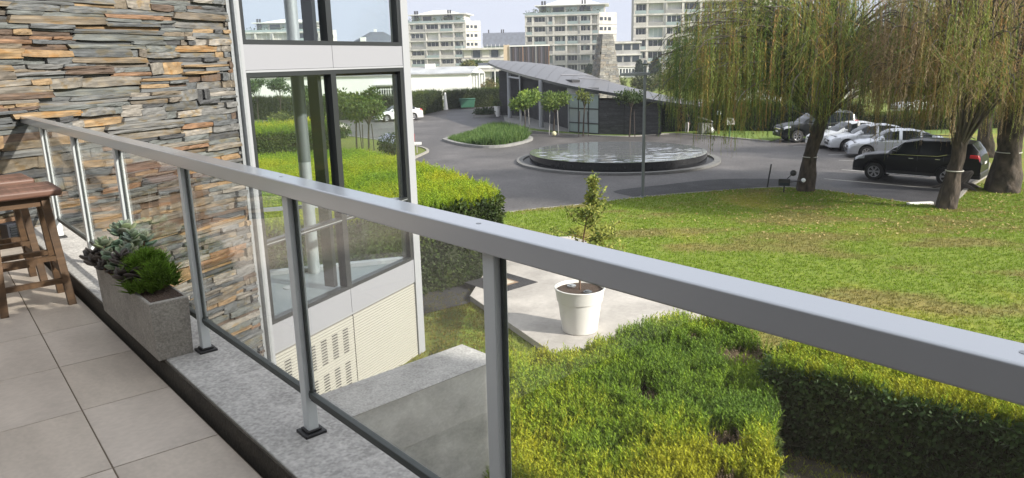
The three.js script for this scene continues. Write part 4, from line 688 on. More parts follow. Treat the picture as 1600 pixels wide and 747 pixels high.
// ================================================================== apartment blocks
function apartment(name, label, o) {
  const { x, z, turn, W, floors, fh, base = 0, depth = 16, bays, end = 4.5, tone = m.aptWall, slab = m.aptSlab, seed, pent = [0.15, 0.8], roofY = 1.5, stacks = [0.18, 0.62], lower = 0 } = o;
  const t = thing(name, label, 'apartment block', [x, 0, z], turn, 'apartment blocks on the skyline'), R = rng(seed), H = base + floors * fh, M0 = W - end;
  part(t, 'wall', box2(0, M0, 0, H, -depth, -1.3), tone);
  const winG = bx(1, 1, 0.1, 0, 0, 0), railG = bx(1, 1, 0.06, 0, 0, 0), frameG = merge([bx(1, 0.05, 0.08, 0, 0.475, 0), bx(1, 0.05, 0.08, 0, -0.475, 0), ...[-0.49, -0.17, 0.17, 0.49].map((k) => bx(0.025, 1, 0.08, k, 0, 0))]);
  for (let f = 0; f <= floors; f++) part(t, 'floor_slab', bx(M0 + 0.2, 0.42, 1.7, M0 / 2, base + f * fh, -0.6), slab);
  const edges = [0]; bays.forEach((b) => edges.push(edges[edges.length - 1] + b)); const tot = edges[edges.length - 1];
  edges.forEach((e, i) => part(t, 'pier', bx(i % 3 === 2 ? 1.1 : 0.6, H, 1.35, clamp(e / tot * M0, 0.3, M0 - 0.3), H / 2, -0.55), slab));
  for (let i = 2; i < edges.length - 1; i += 3) part(t, 'stair_slot', bx(0.5, H - 1, 0.1, edges[i] / tot * M0, H / 2, 0.16), m.aptShade);
  const ww = bays.map((b) => b / tot * M0);
  for (let f = 0; f < floors; f++) bays.forEach((b, i) => {
    const xc = edges[i] / tot * M0 + ww[i] / 2, w = ww[i] - 0.9, y0 = base + f * fh + 0.2, k = R();
    const wn = part(t, 'window', winG, k < 0.72 ? m.farGlass : m.aptBlind[(R() * 3) | 0], xc, y0 + (fh - 0.45) / 2, -1.15 + (k < 0.2 ? 0.9 : 0)); wn.scale.set(w, fh - 0.5, 1);
    part(wn, 'frame', frameG, m.aptWhite, 0, 0, 0.08);
    if (k < 0.9) { const r = part(t, 'balcony_rail', railG, R() < 0.4 ? m.railGlass : R() < 0.5 ? slab : m.aptGrey, xc, y0 + 0.48, 0.12); r.scale.set(w + 0.2, 0.85, 1); if (R() < 0.4) { const c = part(t, 'curtain', railG, m.aptBlind[(R() * 3) | 0], xc + (R() - 0.5) * w * 0.6, y0 + fh * 0.45, -1.02); c.scale.set(w * 0.25, fh * 0.75, 1); } }
  });
  // turned end block that catches the sun
  const e = new THREE.Group(); e.name = 'end_block'; e.position.set(M0 - 0.2, 0, -0.4); e.rotation.y = 0.75; t.add(e);
  part(e, 'wall', box2(0, end + 1.5, 0, H + 0.6, -9, 0), slab);
  for (let f = 0; f < floors; f++) { for (let k = 0; k < 3; k++) part(e, 'window', bx([1.3, 0.9, 1.2][k], 1.0, 0.12, 1.1 + k * 1.7, base + f * fh + 1.6, 0), m.farGlass); part(e, 'floor_band', box2(-0.05, end + 1.55, base + f * fh - 0.12, base + f * fh + 0.12, -9, 0.1), tone); }
  // set-back penthouse, roof and paired chimneys
  const px0 = pent[0] * W, px1 = pent[1] * W;
  part(t, 'penthouse', box2(px0, px1, H + 0.2, H + fh, -depth + 3, -3), slab); for (let k = 0; k < 5; k++) part(t, 'window', winG, k % 2 ? m.farGlass : m.aptBlind[1], lerp(px0, px1, (k + 0.5) / 5), H + fh * 0.5 + 0.1, -2.98).scale.set((px1 - px0) / 5 - 0.7, fh - 1.0, 1);
  part(t, 'penthouse_slab', box2(px0 - 1.2, px1 + 1.2, H + fh, H + fh + 0.3, -depth + 2, -1.6), m.aptWhite);
  const rg = plain(new THREE.CylinderGeometry((px1 - px0) * 0.16, (px1 - px0) * 0.62, roofY, 4, 1).rotateY(Math.PI / 4)); rg.scale(1, 1, 0.55); part(t, 'roof', rg.translate((px0 + px1) / 2, H + fh + 0.3 + roofY / 2, -8), m.aptWhite);
  for (const s of stacks) for (const d of [0, 0.85]) part(t, 'chimney', box2(s * W + d, s * W + d + 0.55, H - fh * 0.1, H + fh + 1.5, -2.8, -2.2), m.aptDark);
  part(t, 'parapet', box2(0, M0, H + 0.2, H + 0.9, -0.2, 0.1), m.railGlass);
  const rows = []; for (let i = 0; i < 40; i++) rows.push([R() * M0, H + 0.7 + R() * 0.8, -0.6, R() * 6, R() * 6, 0, 2, 2, 2, 0.06, 0.09, 0.03]); scatter(t, 'roof_plants', clusterBig, m.leaf, rows);
  return t;
}
apartment('apartment_block', 'left pale six-storey apartment block with glazed balconies above the white shed', { x: -39, z: -274, turn: -0.16, W: 29.5, floors: 6, fh: 3.0, base: 0.3, bays: [4.2, 5.6, 5.2, 5.2, 4.2], seed: 71, end: 5, stacks: [0.19, 0.6] });
apartment('apartment_block', 'middle grey apartment block with white hipped penthouse roof above the pavilion', { x: 5.6, z: -240, turn: -0.14, W: 29, floors: 6, fh: 2.95, base: 0.6, bays: [2.6, 4.6, 2.2, 4.2, 4.2, 4.0, 2.6], seed: 72, end: 6, tone: m.aptGrey, slab: m.aptSlab, roofY: 2.2, pent: [0.14, 0.85], stacks: [0.17, 0.6] });
apartment('apartment_block', 'tall grey apartment block partly behind the willow strands', { x: 34.6, z: -210, turn: -0.12, W: 38, floors: 8, fh: 3.15, base: 0.6, bays: [3.4, 4.4, 4.4, 4.4, 4.4, 4.4, 4.4], seed: 73, end: 6, tone: m.aptGrey, slab: m.aptSlab, stacks: [0.3, 0.6] });
apartment('apartment_block', 'pale apartment block with stacked penthouse seen through the upper bay window', { x: -91, z: -262, turn: 0.05, W: 32, floors: 5, fh: 3.15, base: 0.3, bays: [4, 4.6, 4.6, 4.6, 4.6], seed: 74, end: 5, stacks: [0.16, 0.72], roofY: 1.2 });
{
  const b = thing('low_block', 'low grey concrete block with terraces between the two apartment blocks', 'building', [-12, 0, -200], -0.05);
  part(b, 'wall', box2(0, 12.4, 0, 8.2, -9, -1), m.aptGrey); for (const y of [2.6, 5.4, 8.2]) part(b, 'floor_slab', box2(-0.2, 12.6, y - 0.25, y + 0.25, -2, 0), m.aptSlab);
  for (let f = 0; f < 3; f++) for (let i = 0; i < 5; i++) part(b, 'window', box2(0.4 + i * 2.4, 2.3 + i * 2.4, f * 2.8 + 0.4, f * 2.8 + 2.3, -1.1, -0.9), i % 2 ? m.farGlass : m.aptBlind[0]);
  for (let i = 0; i < 12; i++) part(b, 'railing_post', box2(i * 1.1, i * 1.1 + 0.08, 8.4, 9.3, -0.3, -0.2), m.aptWhite);
  const c = thing('slate_roof_house', 'long house with blue-grey slate roof on the skyline between the blocks', 'house', [-11, 0, -352]);
  part(c, 'wall', box2(0, 34, 0, 11.4, -10, 0), M([0.30, 0.38, 0.46], 0.8)); part(c, 'roof', uvBox(tri([-0.5, 11.4, 0.6, 34.5, 11.4, 0.6, 34.5, 17.6, -6, -0.5, 11.4, 0.6, 34.5, 17.6, -6, -0.5, 17.6, -6, -0.5, 11.4, -12, 34.5, 11.4, -12, 34.5, 17.6, -6, -0.5, 11.4, -12, 34.5, 17.6, -6, -0.5, 17.6, -6])), m.slateBlue);
  for (const x of [2, 8, 8.9]) part(c, 'chimney', box2(x, x + 0.6, 16.5, 19, -6.4, -5.8), m.aptDark); for (let i = 0; i < 8; i++) part(c, 'window', box2(1 + i * 3, 2.8 + i * 3, 8.4, 10.6, 0, 0.08), m.farGlass);
  const d = thing('hipped_roof_house', 'house with rounded blue-grey hipped roof seen through the upper bay window', 'house', [-41, 0, -232]);
  part(d, 'wall', box2(-6, 8, 0, 11.2, -9, 0), m.white); part(d, 'roof', plain(new THREE.CylinderGeometry(2.5, 9.6, 3.2, 4, 1).rotateY(Math.PI / 4).scale(1.1, 1, 0.7).translate(1, 12.8, -4)), m.slateBlue); part(d, 'chimney', box2(0, 0.8, 14, 15.3, -4.4, -3.8), m.aptWhite); part(d, 'dormer', box2(-3.4, -1.8, 11.6, 12.8, 0, 1), m.white);
  const e = thing('annex_building', 'low grey annex with ribbon windows beside the tall apartment block', 'building', [26, 0, -204]); part(e, 'wall', box2(0, 9.5, 0, 9.4, -8, 0), m.aptGrey); for (let f = 0; f < 3; f++) { part(e, 'floor_slab', box2(-0.3, 9.8, f * 3.1 + 2.6, f * 3.1 + 3.0, -2, 0.4), m.aptSlab); for (let i = 0; i < 4; i++) part(e, 'window', box2(0.5 + i * 2.3, 2.3 + i * 2.3, f * 3.1 + 0.9, f * 3.1 + 2.4, 0, 0.06), m.farGlass); }
  const f = thing('garden_fence', 'white balustrade fence at the foot of the tall apartment block', 'fence', [33, 0, -196]); part(f, 'rail', merge([box2(-10, 40, 2.3, 2.5, -0.1, 0.1), box2(-10, 40, 0.1, 0.5, -0.12, 0.12)]), m.aptWhite); for (let i = 0; i < 62; i++) part(f, 'baluster', box2(-10 + i * 0.8, -9.75 + i * 0.8, 0.5, 2.3, -0.08, 0.08), m.aptWhite);
}

// ================================================================== young trees, shrubs, cypresses
function crownRows(R, n, c, r, colors, size, hole = 0.3, seed = 1) { // clumpy ellipsoid shell of leaves with gaps
  const rows = []; for (let i = 0; i < n * 3 && rows.length < n; i++) {
    const d = new THREE.Vector3(R() * 2 - 1, R() * 2 - 1, R() * 2 - 1); if (d.lengthSq() > 1 || d.lengthSq() < 0.1) continue;
    const x = c[0] + d.x * r[0], y = c[1] + d.y * r[1], z = c[2] + d.z * r[2], k = fbm(x * 1.7 / r[0] + seed, y * 1.7 / r[1] + z * 1.3 / r[2], 401 + seed, 3); if (k < hole + 0.15 + R() * 0.1) continue;
    const q = clamp((k - 0.4) * 2.5 + (R() - 0.5) * 0.5, 0, 1), a = colors[0], b = colors[1], s = size * (0.7 + R() * 0.6); rows.push([x, y, z, R() * 6.28, R() * 6.28, R() * 6.28, s, s, s, lerp(a[0], b[0], q), lerp(a[1], b[1], q), lerp(a[2], b[2], q)]);
  } return rows;
}
function youngTree(label, [x, z], o) {
  const { h = 2, r = [1, 0.7, 1], cy = 2.7, n = 420, colors = [[0.05, 0.1, 0.02], [0.15, 0.2, 0.035]], stakes = 2, seed = 1, size = 0.9, lean = 0.1, dark = m.stake, trunkMat = m.bark, group } = o;
  const R = rng(seed * 77 + 5), t = thing('young_tree', label, 'tree', [x, 0, z], 0, group);
  part(t, 'trunk', limb([[0, 0, 0], [lean * 0.4, h * 0.6, 0], [lean, h, 0], [lean * 1.3, cy + r[1] * 0.3, 0.05]], [0.06, 0.05, 0.045, 0.02], 7), trunkMat);
  const br = []; for (let k = 0; k < 7; k++) { const a = k * 0.9 + R(), e = [lean + Math.cos(a) * r[0] * 0.7, cy + (R() - 0.3) * r[1] * 0.8, Math.sin(a) * r[2] * 0.7]; br.push(limb([[lean * 0.9, h * 0.92, 0], [(e[0] + lean) / 2, (h + e[1]) / 2 + 0.1, e[2] / 2], e], [0.03, 0.02, 0.008], 5, 3)); }
  part(t, 'branch', merge(br), trunkMat);
  const blobs = []; for (let k = 0; k < 6; k++) { const a = k * 1.05 + R(), q = k ? 0.62 : 0; blobs.push(...crownRows(R, Math.round(n / 6), [lean * 1.2 + Math.cos(a) * r[0] * q, cy + (R() - 0.45) * r[1] * 0.9, Math.sin(a) * r[2] * q], r.map((v) => v * (0.4 + R() * 0.25)), colors, size * 0.8, 0.22, seed + k)); } scatter(t, 'crown', clusterBig, m.leaf, blobs);
  for (let k = 0; k < stakes; k++) { const a = k * 2.2 + 0.4; part(t, 'stake', bar([Math.cos(a) * 0.38, 0, Math.sin(a) * 0.3], [Math.cos(a) * 0.3, 1.75, Math.sin(a) * 0.26], 0.05), dark); }
  return t;
}
youngTree('young light green tree with pale stakes left of the second pavilion column', [1.15, -55.4], { h: 1.7, r: [1.1, 0.85, 1.0], cy: 2.4, n: 300, stakes: 3, seed: 1, colors: [[0.1, 0.18, 0.03], [0.3, 0.4, 0.07]], dark: m.aptGrey, trunkMat: m.barkGrey });
youngTree('young tree with square crown and a frame stake in front of the pavilion wall', [3.15, -53.1], { h: 1.6, r: [0.95, 0.75, 0.9], cy: 2.4, n: 280, stakes: 2, seed: 2, colors: [[0.09, 0.15, 0.03], [0.22, 0.29, 0.06]], dark: m.aptGrey });
youngTree('slender sparse young tree with crossed stakes before the pavilion window', [5.1, -51.5], { h: 2.1, r: [0.55, 0.55, 0.5], cy: 2.75, n: 40, stakes: 2, seed: 3, colors: [[0.1, 0.14, 0.03], [0.2, 0.22, 0.05]] });
youngTree('thin young tree with flat dark crown against the slate wall', [8.15, -50.5], { h: 2.1, r: [1.05, 0.42, 0.9], cy: 2.7, n: 120, stakes: 1, seed: 4, colors: [[0.035, 0.07, 0.02], [0.09, 0.12, 0.03]] });
youngTree('staked young tree on the far lawn seen nearest the bay mullion', [-9.7, -46.9], { h: 1.9, r: [1.5, 0.95, 1.3], cy: 2.85, n: 420, stakes: 1, seed: 5, colors: [[0.06, 0.11, 0.02], [0.16, 0.2, 0.035]] });
youngTree('staked young tree on the far lawn in front of the white car', [-8.5, -44.6], { h: 1.8, r: [1.05, 0.85, 1], cy: 2.6, n: 280, stakes: 2, seed: 6, colors: [[0.06, 0.12, 0.02], [0.17, 0.21, 0.04]] });
youngTree('round dark-leaved tree in front of the white shed, leftmost in the bay glass', [-25, -74.5], { h: 1.6, r: [0.95, 0.75, 0.9], cy: 3.3, n: 200, stakes: 0, seed: 7, colors: [[0.04, 0.09, 0.03], [0.1, 0.16, 0.045]] });
youngTree('round dark-leaved tree in front of the white shed, middle one in the left bay pane', [-22.6, -74], { h: 1.6, r: [0.95, 0.75, 0.9], cy: 3.3, n: 200, stakes: 0, seed: 8, colors: [[0.04, 0.09, 0.03], [0.1, 0.16, 0.045]] });
youngTree('larger bushy tree behind the far lawn right of the bay column', [-18.2, -66.5], { h: 1.4, r: [1.1, 1.4, 1.2], cy: 2.6, n: 420, stakes: 0, seed: 9, colors: [[0.035, 0.08, 0.02], [0.11, 0.17, 0.04]] });
youngTree('bushy tree beside the mullion on the far lawn', [-14.2, -60], { h: 1.2, r: [0.9, 0.9, 0.9], cy: 2.1, n: 260, stakes: 0, seed: 10, colors: [[0.05, 0.1, 0.02], [0.13, 0.19, 0.04]] });
function shrub(label, [x, z], r, o = {}) {
  const { n = 300, colors = [[0.04, 0.08, 0.02], [0.12, 0.16, 0.035]], size = 0.7, seed = 1, flower, nf = 40, name = 'shrub', mat = m.leaf, cat = 'shrub' } = o, R = rng(seed * 31 + 7), t = thing(name, label, cat, [x, 0, z]);
  const st = []; for (let k = 0; k < 6; k++) { const a = k * 1.05; st.push(limb([[0, 0, 0], [Math.cos(a) * r[0] * 0.3, r[1] * 0.9, Math.sin(a) * r[2] * 0.3], [Math.cos(a) * r[0] * 0.6, r[1] * 1.5, Math.sin(a) * r[2] * 0.6]], [0.03, 0.02, 0.008], 5, 3)); }
  part(t, 'stems', merge(st), m.stem).userData.kind = 'stuff'; scatter(t, 'foliage', clusterBig, mat, crownRows(R, n, [0, r[1], 0], r, colors, size, 0.12, seed));
  if (flower) scatter(t, 'blossoms', clusterSmall, flower, Array.from({ length: nf }, () => { const a = R() * 6.28, e = R() * 1.3; return [Math.cos(a) * r[0] * Math.sin(e + 0.3), r[1] * (1 + Math.cos(e) * 0.95), Math.sin(a) * r[2] * Math.sin(e + 0.3), R() * 6, R() * 6, 0, 1.4, 1.4, 1.4, 1, 1, 1]; }));
  return t;
}
shrub('dark shrub with pale blue flowers on the far lawn behind the bay', [-6.9, -43.4], [0.75, 0.6, 0.6], { n: 330, size: 0.5, seed: 1, flower: m.flowerBlue, nf: 90, colors: [[0.025, 0.05, 0.025], [0.08, 0.11, 0.045]] });
shrub('yellow-green shrub on the far lawn left of the bay column', [-19.6, -66], [1.7, 0.6, 0.8], { n: 260, seed: 2, colors: [[0.1, 0.14, 0.03], [0.24, 0.26, 0.07]] });
shrub('low shrub with white flowers near the mullion on the far lawn', [-12.6, -54.2], [1.0, 0.5, 0.7], { n: 180, seed: 3, flower: m.flower, nf: 60 });
shrub('small dark spreading shrub on the far lawn, farther one at left', [-19.7, -56.5], [0.9, 0.28, 0.6], { n: 130, seed: 4, colors: [[0.03, 0.06, 0.02], [0.06, 0.1, 0.03]] });
shrub('dark spreading shrub on the far lawn, nearer one at left', [-17.0, -51.8], [1.4, 0.35, 0.8], { n: 200, seed: 5, colors: [[0.03, 0.06, 0.02], [0.07, 0.11, 0.03]] });
shrub('tan reed clump between the shed and the pavilion', [-2.4, -96.5], [1.3, 1.5, 0.7], { n: 260, seed: 6, colors: [[0.12, 0.12, 0.05], [0.34, 0.24, 0.09]] });
shrub('dark green shrub between the shed and the pavilion', [-1.4, -98], [1.1, 1.7, 0.7], { n: 240, seed: 7 });
for (const [i, x, z, r, c] of [[0, 13, -118, [2.2, 1.3, 1], [[0.06, 0.08, 0.03], [0.2, 0.16, 0.1]]], [1, 17, -124, [2.6, 1.2, 1], [[0.05, 0.07, 0.03], [0.17, 0.2, 0.06]]], [2, 21.5, -118, [2.6, 1.2, 1], [[0.07, 0.09, 0.03], [0.2, 0.2, 0.07]]], [3, 26, -122, [2.4, 1.5, 1], [[0.05, 0.08, 0.03], [0.16, 0.17, 0.05]]], [4, 31, -118, [3, 1.2, 1], [[0.08, 0.09, 0.03], [0.22, 0.2, 0.06]]], [5, 11.6, -92, [0.8, 1.6, 0.6], [[0.2, 0.15, 0.07], [0.36, 0.29, 0.14]]]])
  shrub(['brownish flowering shrub just right of the stone tower', 'green flowering shrub behind the lamp arm', 'mixed shrub between lamp post and willow strands', 'darker shrub behind the left willow strands', 'yellowish shrub on the bank behind the willow', 'tan dry bush at the right foot of the stone tower'][i], [x, z], r, { n: 260, seed: 20 + i, size: 1.2, colors: c, flower: i < 5 ? m.flower : undefined, nf: 50 });
shrub('yellow leaved shrub by the white wall behind the parked cars', [31, -82], [2.6, 1.5, 1.2], { n: 420, seed: 30, size: 1.1, colors: [[0.2, 0.18, 0.03], [0.42, 0.34, 0.05]] });
shrub('green shrub on the verge behind the small white car', [45, -80], [4, 1.7, 1.5], { n: 600, seed: 31, size: 1.4, colors: [[0.07, 0.12, 0.025], [0.2, 0.25, 0.04]] });
shrub('long green shrub bank behind the right-hand willow trunks', [57, -78], [6, 1.9, 1.5], { n: 800, seed: 32, size: 1.4, colors: [[0.07, 0.12, 0.025], [0.2, 0.25, 0.04]] });
{ const w = thing('garden_wall', 'pale rendered garden wall with piers behind the parked cars', 'wall', [35, 0, -88]); part(w, 'wall', box2(-9, 6, 0, 1.9, -0.2, 0), m.white); for (let i = 0; i < 6; i++) part(w, 'pier', box2(-9 + i * 2.9, -8.6 + i * 2.9, 0, 2.1, -0.3, 0.1), m.aptSlab); }
function cypress(label, [x, z], h, r, seed) { const R = rng(seed), t = thing('cypress_tree', label, 'tree', [x, 0, z]); part(t, 'trunk', cyl(0.2, 0.1, h * 0.5, 0, 0, 0, 7), m.bark); const rows = []; for (let i = 0; i < 420; i++) { const u = R(), a = R() * 6.28, k = r * Math.sin(Math.PI * Math.pow(u, 0.6) * 0.98) * (0.7 + R() * 0.35); rows.push([Math.cos(a) * k, 0.2 + u * h, Math.sin(a) * k, R() * 6, R() * 6, R() * 6, 1.6, 1.9, 1.6, 0.025 + R() * 0.02, 0.045 + R() * 0.03, 0.03]); } scatter(t, 'crown', clusterBig, m.leaf, rows); }
cypress('small dark conical cypress by the tower in front of the middle apartment block', [20.4, -190], 3.1, 0.9, 5);
cypress('dark conical cypress left of the lamp post in front of the white fence', [33.2, -192], 3.9, 0.75, 6);
cypress('rounded dark conifer right behind the lamp head', [37.5, -193], 4.6, 1.3, 7);
for (const [i, x, z, h] of [[0, -24.5, -140, 4.5], [1, -9.4, -130, 4.4], [2, 16, -165, 6.2]]) youngTree(['palm-like green tree top above the shed roof', 'pale yellow tree top above the shed gable', 'small yellow-green tree above the pavilion roof'][i], [x + (i === 1 ? 2.6 : i === 2 ? -8.5 : 18), z], { h: h - 1.5, cy: h, r: [1.3, 0.9, 1.2], n: 200, stakes: 0, seed: 40 + i, size: 1.3, colors: [[0.07, 0.1, 0.03], i ? [0.26, 0.24, 0.08] : [0.1, 0.17, 0.06]] });
{ // white flower pickets behind the verge hedge, pots, signs and small things
  const R = rng(88), f = thing('picket_fence', 'row of small white pickets behind the verge under the willow', 'fence', [19, 0, -76]); for (let i = 0; i < 46; i++) part(f, 'picket', box2(i * 0.19 - 0.035, i * 0.19 + 0.035, 0.1, 0.9 + R() * 0.25, 0, 0.03), m.white); part(f, 'rail', box2(-0.1, 8.8, 0.3, 0.36, -0.03, 0), m.white);
  const pt = thing('tall_planter', 'tall white tapered planter pot by the left end of the pavilion', 'plant pot', [-1.15, 0, -72]); part(pt, 'body', cyl(0.2, 0.3, 0.95, 0, 0, 0, 12), m.aptWhite); part(pt, 'rim', cyl(0.32, 0.32, 0.05, 0, 0.93, 0, 12), m.aptWhite);
  shrub('clipped dark plant in the tall white planter', [-1.15, -72], [0.4, 0.3, 0.4], { n: 60, seed: 50, size: 0.5 }).position.y = 0.95;
  const pt2 = thing('low_planter_bed', 'low dark round planting bed by the drive beside the white planter', 'planter', [-2.3, -0.05, -72.5]); part(pt2, 'edging', cyl(1.2, 1.2, 0.25, 0, 0, 0, 24), m.slabSide); part(pt2, 'soil', cyl(1.05, 1.05, 0.27, 0, 0, 0, 24), m.soil); scatter(pt2, 'foliage', clusterBig, m.leaf, crownRows(R, 120, [0, 0.45, 0], [1, 0.3, 1], [[0.02, 0.04, 0.015], [0.05, 0.08, 0.02]], 0.8, 0.1));
  const b = thing('garden_ball', 'small round pale yellow shrub ball on the grass before the pavilion', 'ball', [3.12, 0.18, -52.1]); part(b, 'ball', ball(0.17, 0, 0, 0, 14), M([0.5, 0.48, 0.3], 0.85));
  const s = thing('notice_sign', 'small white notice board on a dark post at the road edge under the willow', 'sign', [14.5, 0, -48.9]); part(s, 'post', bar([0, 0, 0], [0, 1.1, 0], 0.05), m.green); const bd = part(s, 'board', box2(-0.28, 0.28, 0.82, 1.26, 0.03, 0.06), m.white);
  { const cv = document.createElement('canvas'); cv.width = 128; cv.height = 96; const g = cv.getContext('2d'); g.fillStyle = '#d8d8d2'; g.fillRect(0, 0, 128, 96); g.fillStyle = '#3d4044'; g.fillRect(30, 14, 52, 26); g.fillStyle = '#6a6c6e'; for (let i = 0; i < 3; i++) g.fillRect(16, 52 + i * 13, 96 - i * 12, 6); const ct = new THREE.CanvasTexture(cv); ct.colorSpace = THREE.SRGBColorSpace; part(s, 'print', plain(new THREE.PlaneGeometry(0.54, 0.42).translate(0, 1.04, 0.063)), new THREE.MeshStandardMaterial({ map: ct, roughness: 0.6 })); }
  const lp = thing('garden_lamp', 'yellow post with a round glass globe on the verge under the willow', 'garden lamp', [14.4, 0, -51.2]); part(lp, 'post', cyl(0.08, 0.07, 1.25, 0, 0, 0, 10), M([0.35, 0.27, 0.05], 0.6)); part(lp, 'globe', ball(0.17, 0, 1.42, 0), m.lampGlass);
  const rk = thing('garden_boulders', 'grey well-like stone box with slanting lid on the verge', 'stone box', [13.6, 0, -51.6], 0.2); part(rk, 'box', box2(-0.45, 0.45, 0, 0.75, -0.35, 0.35, 0.08), m.slabSide); const ld = part(rk, 'lid', box2(-0.5, 0.5, -0.03, 0.04, -0.4, 0.4, 0.02), m.aptGrey, 0, 0.95, 0); ld.rotation.z = -0.35; part(rk, 'stone', ball(0.22, 0.2, 0.25, 0.45, 8), m.white);
  const sm = thing('marker_sign', 'small white low sign on the kerb tip of the far lawn', 'sign', [-5.55, 0, -44.2]); part(sm, 'post', bar([0, 0, 0], [0, 0.5, 0], 0.06), m.aptGrey); part(sm, 'board', box2(-0.28, 0.28, 0.48, 0.64, -0.03, 0.03, 0.01), m.white);
  const rs = thing('red_box', 'small dark red box on a post beside the far road', 'box', [-6.35, 0, -47.2]); part(rs, 'case', box2(-0.3, 0.3, 0.35, 0.85, -0.15, 0.15, 0.02), m.red); part(rs, 'post', bar([0, 0, 0], [0, 0.4, 0], 0.08), m.red);
  const sp = thing('garden_spotlight', 'black garden floodlights on a stake at the foot of the left willow', 'spotlight', [10.7, 0, -28.55], -0.4);
  part(sp, 'stake', cyl(0.025, 0.025, 0.45), m.black); const h1 = part(sp, 'lamp_head', box2(-0.22, 0.22, 0.28, 0.55, -0.12, 0.14, 0.03), m.black); part(h1, 'lens', box2(-0.18, 0.18, 0.3, 0.4, 0.14, 0.15), m.farGlass); part(sp, 'lamp_head', ball(0.12, 0.3, 0.78, 0.02), m.black); part(sp, 'bracket', merge([bar([0.05, 0.5, 0], [0.28, 0.74, 0], 0.03), bar([0.1, 0.4, 0], [0.62, 0.5, 0.1], 0.025)]), m.black); const h2 = part(sp, 'lamp_head', ball(0.09, 0.66, 0.5, 0.1), m.black); part(h2, 'lens', ball(0.085, 0.69, 0.53, 0.14), m.lampGlass);
  const pl = thing('marker_stake', 'thin dark leaning stake at the road edge left of the floodlights', 'stake', [10.45, 0, -29.75]); part(pl, 'stake', bar([0, -0.05, 0], [0.12, 0.95, 0], 0.045), m.black);
}
// ================================================================== weeping willows
const strandGeo = [0, 1, 2, 3].map((k) => { // one hanging switch with narrow leaves, 1.5 m long
  const R = rng(500 + k), L = [], w = 0.006; let bx0 = 0, bz0 = 0; const at = (t) => [Math.sin(t * 2.2 + k) * 0.05 * t + 0.06 * t * (1 - t), -1.5 * t, Math.cos(t * 1.7 + k * 2) * 0.05 * t];
  for (let i = 0; i < 6; i++) { const a = at(i / 6), b = at((i + 1) / 6); L.push(a[0] - w, a[1], a[2], a[0] + w, a[1], a[2], b[0], b[1], b[2], a[0], a[1], a[2] - w, a[0], a[1], a[2] + w, b[0], b[1], b[2]); }
  for (let i = 0; i < 46; i++) { const t = 0.04 + 0.96 * (i + R()) / 46, p = at(t), a = R() * 6.28, l = 0.06 + R() * 0.065, dx = Math.cos(a) * l * 0.5, dz = Math.sin(a) * l * 0.5, dy = -l * (0.6 + R() * 0.4), px = -Math.sin(a) * 0.0095, pz = Math.cos(a) * 0.0095, mx = p[0] + dx * 0.45, my = p[1] + dy * 0.45, mz = p[2] + dz * 0.45; L.push(p[0], p[1], p[2], mx + px, my, mz + pz, p[0] + dx, p[1] + dy, p[2] + dz, p[0], p[1], p[2], p[0] + dx, p[1] + dy, p[2] + dz, mx - px, my, mz - pz); }
  return tri(L);
});
